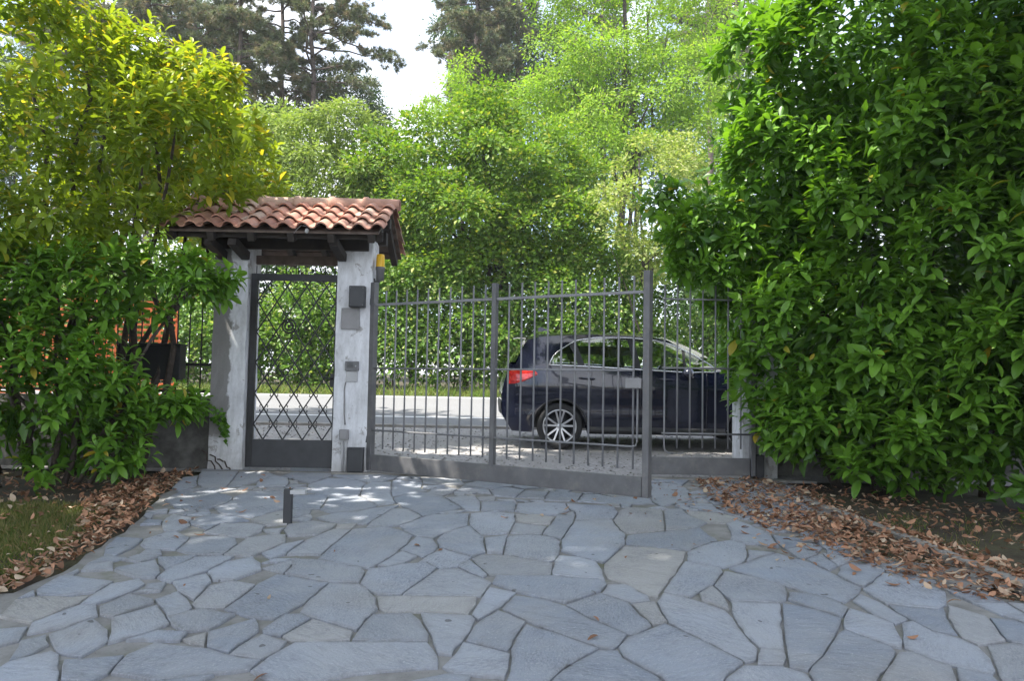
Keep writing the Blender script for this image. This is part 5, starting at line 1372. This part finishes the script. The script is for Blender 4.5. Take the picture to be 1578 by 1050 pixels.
for i, (px, py, Yd, w, h, mt, lab) in enumerate(((60, 230, 44, 140, 110, "ever", "distant dark tree at the far left behind the laurel"), (250, 250, 46, 150, 110, "ever", "distant dark tree under the left pines"), (400, 215, 43, 100, 60, "ever", "distant dark tree under the twin pine trunks"),
        (840, 250, 50, 130, 130, "hornbeam", "distant green tree between the hornbeam and the robinia"), (1010, 150, 52, 130, 120, "ever", "distant dark tree behind the robinia"), (1150, 230, 45, 110, 130, "hornbeam", "distant green tree against the big laurel"), (1400, 200, 45, 200, 160, "ever", "distant dark tree hidden behind the big laurel"), (850, 60, 52, 110, 110, "ever", "tall distant dark tree behind the robinia's left shoulder"), (1130, 60, 52, 80, 110, "hornbeam", "tall distant green tree at the edge of the big laurel"), (740, 70, 53, 60, 90, "ever", "distant dark tree behind the bushy pine"), (120, 90, 50, 130, 110, "ever", "tall distant dark tree behind the left pines"), (320, 70, 52, 130, 100, "ever", "tall distant dark tree between the left pines"), (640, 330, 44, 110, 110, "hornbeam", "distant green tree behind the hornbeam's left side"))):
    rr = random.Random(500 + i)
    L = [lump(px + rr.uniform(-.6, .6) * w, py + rr.uniform(-.6, .6) * h, Yd + rr.uniform(-1, 1), w * rr.uniform(.35, .55), h * rr.uniform(.35, .5), 1.8) for _ in range(7)] + [lump(px, py + h * .6, Yd, w * .7, h * .7, 2)]
    broadleaf("distant_tree", lab, "tree", "distant trees", (at(px, 500, Yd).x, Yd, zg(Yd)), L, M[mt], 11, 11, .55, .24, .5, 510 + 10 * i, .2, 5, .3, .35, .1, -.4, .5)

# ------------------------------------------------------------------ grass, dead leaves, pebbles
def scatter(polypx, n, seed):
    r = random.Random(seed); xs = [p[0] for p in polypx]; ys = [p[1] for p in polypx]; out = []
    while len(out) < n:
        x, y = r.uniform(min(xs), max(xs)), r.uniform(min(ys), max(ys))
        if pip(x, y, polypx): out.append((x, y))
    return np.array(out)
def region(pp): return [(gp(*p).x, gp(*p).y) for p in pp]
zgv = np.vectorize(zg)
def grass(name, poly, n, seed, mat, lo, hi, w):
    q = scatter(poly, n, seed); r = np.random.default_rng(seed)
    k = vnoise(np.concatenate([q, np.zeros((n, 1))], 1), 3.0, seed) + r.normal(size=n) * .3 > -0.25; q = q[k]; n = len(q)
    P = np.stack([q[:, 0], q[:, 1], zgv(q[:, 1]) - 0.03], 1); A = norm(r.normal(size=(n, 3)) * np.array([.5, .5, .1]) + np.array([0, 0, .8])); N = norm(r.normal(size=(n, 3)) * np.array([1, 1, .1]))
    L = r.uniform(lo, hi, n); tint = np.stack([r.uniform(0, 1, n), (r.uniform(0, 1, n) < .5) * r.uniform(.3, 1, n), np.zeros(n)], 1)
    o = leaves(name, P, A, N, L, np.full(n, w), tint, T_BLADE, mat); tag(o, kind="stuff"); return o
o = grass("grass", region([(-260, 1010), (-60, 940), (15, 900), (80, 865), (150, 805), (165, 780), (60, 772), (-200, 775)]), 24000, 601, M["grass"], 0.03, 0.09, 0.006); tag(o, "short dry lawn at the left edge of the paving", "grass")
o = grass("grass", region([(1330, 790), (1440, 845), (1578, 895), (1800, 980), (1900, 900), (1578, 800)]), 3500, 602, M["grass"], 0.03, 0.10, 0.006); tag(o, "thin shaded grass behind the kerb at the right", "grass")
o = grass("verge_grass", [(-20, 21.45), (20, 21.45), (20, 23.4), (-20, 23.4)], 26000, 603, M["verge"], 0.10, 0.38, 0.02); tag(o, "sunlit grass verge along the far side of the road", "grass")
def litter(name, regs, seed, label, pile=0.03):
    Ps = []; r = np.random.default_rng(seed)
    for i, (poly, n) in enumerate(regs):
        q = scatter(poly, n, seed + i); Ps.append(q)
    q = np.concatenate(Ps); n = len(q)
    P = np.stack([q[:, 0], q[:, 1], zgv(q[:, 1]) + 0.018 + r.uniform(0, 1, n) ** 2 * pile], 1)
    a = r.uniform(0, 6.28, n); A = np.stack([np.cos(a), np.sin(a), r.normal(size=n) * .22], 1); N = norm(np.array([0, 0, 1.0]) + r.normal(size=(n, 3)) * .30); N[r.uniform(0, 1, n) < .4] *= -1
    L = 0.022 + 0.068 * r.uniform(0, 1, n) ** 1.3; tint = np.stack([r.uniform(0, 1, n) ** 1.3, (r.uniform(0, 1, n) < .25) * r.uniform(.3, 1, n), np.zeros(n)], 1)
    o = leaves(name, P, A, N, L, L * r.uniform(.28, .62, n), tint, T_LAUREL, M["litter"]); return tag(o, label, "dead leaves", kind="stuff")
litter("fallen_leaves", [(region([(1070, 742), (1180, 740), (1290, 778), (1340, 806), (1300, 840), (1190, 820), (1110, 785)]), 1450), (region([(1190, 800), (1330, 800), (1440, 848), (1578, 905), (1578, 938), (1490, 925), (1400, 895), (1290, 858)]), 1250),
                         (region([(1330, 800), (1450, 835), (1578, 880), (1578, 905), (1440, 850)]), 420), (region([(1200, 745), (1578, 790), (1578, 860), (1330, 800)]), 420), (region([(1060, 742), (1200, 870), (1320, 890), (1500, 945), (1290, 850), (1100, 745)]), 160), (region([(1578, 880), (1800, 960), (1800, 1050), (1578, 940)]), 420)], 701, "brown laurel leaves drifted along the right side of the paving")
litter("fallen_leaves", [(region([(300, 726), (245, 735), (130, 770), (120, 830), (20, 880), (-80, 930), (-80, 950), (20, 912), (90, 880), (150, 845), (205, 808), (240, 770)]), 1500), (region([(0, 740), (280, 735), (150, 850), (0, 900)]), 130), (region([(0, 735), (260, 735), (200, 770), (0, 775)]), 300)], 711, "brown laurel leaves drifted along the left edge of the paving")
litter("fallen_leaves", [(region([(250, 735), (470, 735), (480, 770), (300, 840), (230, 830)]), 42), (region([(0, 920), (300, 850), (900, 780), (1100, 790), (1300, 900), (1578, 1000), (1578, 1050), (0, 1050)]), 14), (region([(800, 770), (1100, 755), (1100, 810), (800, 800)]), 22), (region([(1000, 745), (1100, 745), (1120, 800), (1050, 790)]), 40)], 721, "single dead leaves lying about on the paving stones", 0.004)
q = scatter([(-4, 8.75), (4, 8.75), (6, 13.4), (-5, 13.4)], 2600, 731); r_ = np.random.default_rng(731); n = len(q)
ico = np.array([(0, 0, 1), (.9, 0, .3), (.3, .85, .3), (-.75, .5, .3), (-.75, -.5, .3), (.3, -.85, .3), (0, 0, -.4)]); icf = np.array([(0, 1, 2), (0, 2, 3), (0, 3, 4), (0, 4, 5), (0, 5, 1), (6, 2, 1), (6, 3, 2), (6, 4, 3), (6, 5, 4), (6, 1, 5)])
sz = r_.uniform(.006, .022, n); V = (np.stack([q[:, 0], q[:, 1], zgv(q[:, 1]) - .01], 1)[:, None] + (ico[None] * r_.uniform(.7, 1.3, (n, 7, 1))) * sz[:, None, None] * np.array([1, 1, .7])).reshape(-1, 3)
o = np_mesh("gravel", V, [(icf[None] + (np.arange(n) * 7)[:, None, None]).reshape(-1, 3)], M["concrete"], smooth=False); tag(o, "loose pebbles on the apron under the car", "gravel", kind="stuff")

# ------------------------------------------------------------------ unseen trees added beside and behind the viewer, crowns shaped to shade the drive
def added_shade_tree(label, x, y, h, lumps, seed):
    broadleaf("added_shade_tree", label, "tree", "unseen trees added for shade", (x, y, zg(y)), [(a, b + 0.13 * c, c, d * .82, e * .78, f) for a, b, c, d, e, f in lumps], M["hornbeam"], 7, 12, .7, .34, .6, seed, .25, 6, .25, .4, .1, -.75, 1.4)
added_shade_tree("unseen tree added behind the viewer to the left to shade the paving", -7.5, -1.5, 14, [(-7, -0.7, 11, 4.2, 3.6, 2.6), (-4, -0.6, 12, 3.5, 3, 2.2), (-9.5, 0, 12.5, 3, 3, 2.2), (-4.9, 1.5, 13, 3.0, 2.3, 1.8), (-2, 0.4, 13, 2.8, 2.6, 1.8), (-4.4, 4.8, 13.2, 1.9, 1.8, 1.2), (-3.2, 3.0, 12.6, 2.0, 1.6, 1.2), (-3.9, 6.2, 11.5, 1.7, 1.4, 1.0), (-6.9, 4.9, 7.0, 1.0, 0.5, 0.4), (-5.7, 4.9, 7.0, 1.0, 0.5, 0.4), (-4.5, 4.95, 7.1, 1.0, 0.5, 0.4), (-3.5, 5.1, 7.2, .8, 0.5, 0.4)], 801)
added_shade_tree("unseen tree added behind the viewer to the right to shade the paving", 3.2, -4.5, 14, [(0.5, 1.2, 12.5, 3.2, 2.8, 2.2), (-1.0, 2.2, 13.5, 2.4, 1.8, 1.8), (2.5, 0, 11, 3, 2.8, 2.2), (1.2, 3.0, 12.2, 2.2, 1.6, 1.4)], 821)
added_shade_tree("unseen tree added by the left end of the railings to shade the road", -9.4, 10.6, 12, [(-7.2, 9.6, 9.6, 2.6, 2.0, 1.6), (-5.2, 10.4, 10.4, 2.3, 2.0, 1.5), (-3.0, 10.4, 11.4, 2.2, 1.8, 1.4), (-8.6, 10.8, 12.4, 2.2, 2.2, 1.5), (-1.2, 10.4, 12.2, 1.9, 1.7, 1.2)], 841)

# ------------------------------------------------------------------ summer haze
mb = MB(); mb.box((0, 80, 18), (320, 260, 44)); 
hm = bpy.data.materials.new("haze_air"); hm.use_nodes = True; hn = hm.node_tree; hn.nodes.clear()
ho = hn.nodes.new("ShaderNodeOutputMaterial"); hv = hn.nodes.new("ShaderNodeVolumePrincipled")
hv.inputs["Color"].default_value = (0.93, 0.96, 1.0, 1); hv.inputs["Density"].default_value = 0.0008; hv.inputs["Anisotropy"].default_value = 0.2
hn.links.new(hv.outputs[0], ho.inputs["Volume"])
tag(mb.build("haze", hm), kind="stuff")

# ------------------------------------------------------------------ light
SUN_TO = Vector((-0.46, -0.18, 1.0)).normalized()
el = math.asin(SUN_TO.z); az = math.atan2(SUN_TO.x, SUN_TO.y)
sd = bpy.data.lights.new("sun", 'SUN'); sd.energy = 5.0; sd.angle = R(0.53); sd.color = (1.0, 0.95, 0.86)
so = bpy.data.objects.new("sun", sd); COL.objects.link(so); so.location = (-20, -20, 40)
so.rotation_euler = SUN_TO.to_track_quat('Z', 'Y').to_euler()
W = bpy.data.worlds.new("World"); S.world = W; W.use_nodes = True
nt = W.node_tree; nt.nodes.clear()
sky = nt.nodes.new("ShaderNodeTexSky"); sky.sky_type = 'NISHITA'; sky.sun_disc = False; sky.sun_elevation = el; sky.sun_rotation = az
sky.altitude = 300; sky.dust_density = 1.2; sky.ozone_density = 1.0
bg = nt.nodes.new("ShaderNodeBackground"); bg.inputs[1].default_value = 0.15
tc = nt.nodes.new("ShaderNodeTexCoord")
cl = noise(nt, 2.6, 8, 0.6, vec=tc.outputs["Generated"], dist=0.4)
nt.links.new(mixc(nt, ramp(nt, cl, 0.40, 0.60), sky.outputs[0], (6.3, 6.5, 6.9)), bg.inputs[0])
wo = nt.nodes.new("ShaderNodeOutputWorld"); nt.links.new(bg.outputs[0], wo.inputs[0])
S.view_settings.view_transform = 'Standard'; S.view_settings.look = 'None'; S.view_settings.gamma = 1; S.view_settings.exposure = 1.3
S.render.engine = 'CYCLES'
S.cycles.max_bounces = 8; S.cycles.diffuse_bounces = 4; S.cycles.transparent_max_bounces = 12
for o in list(bpy.data.objects):
    if o.get("local") is not None: del o["local"]
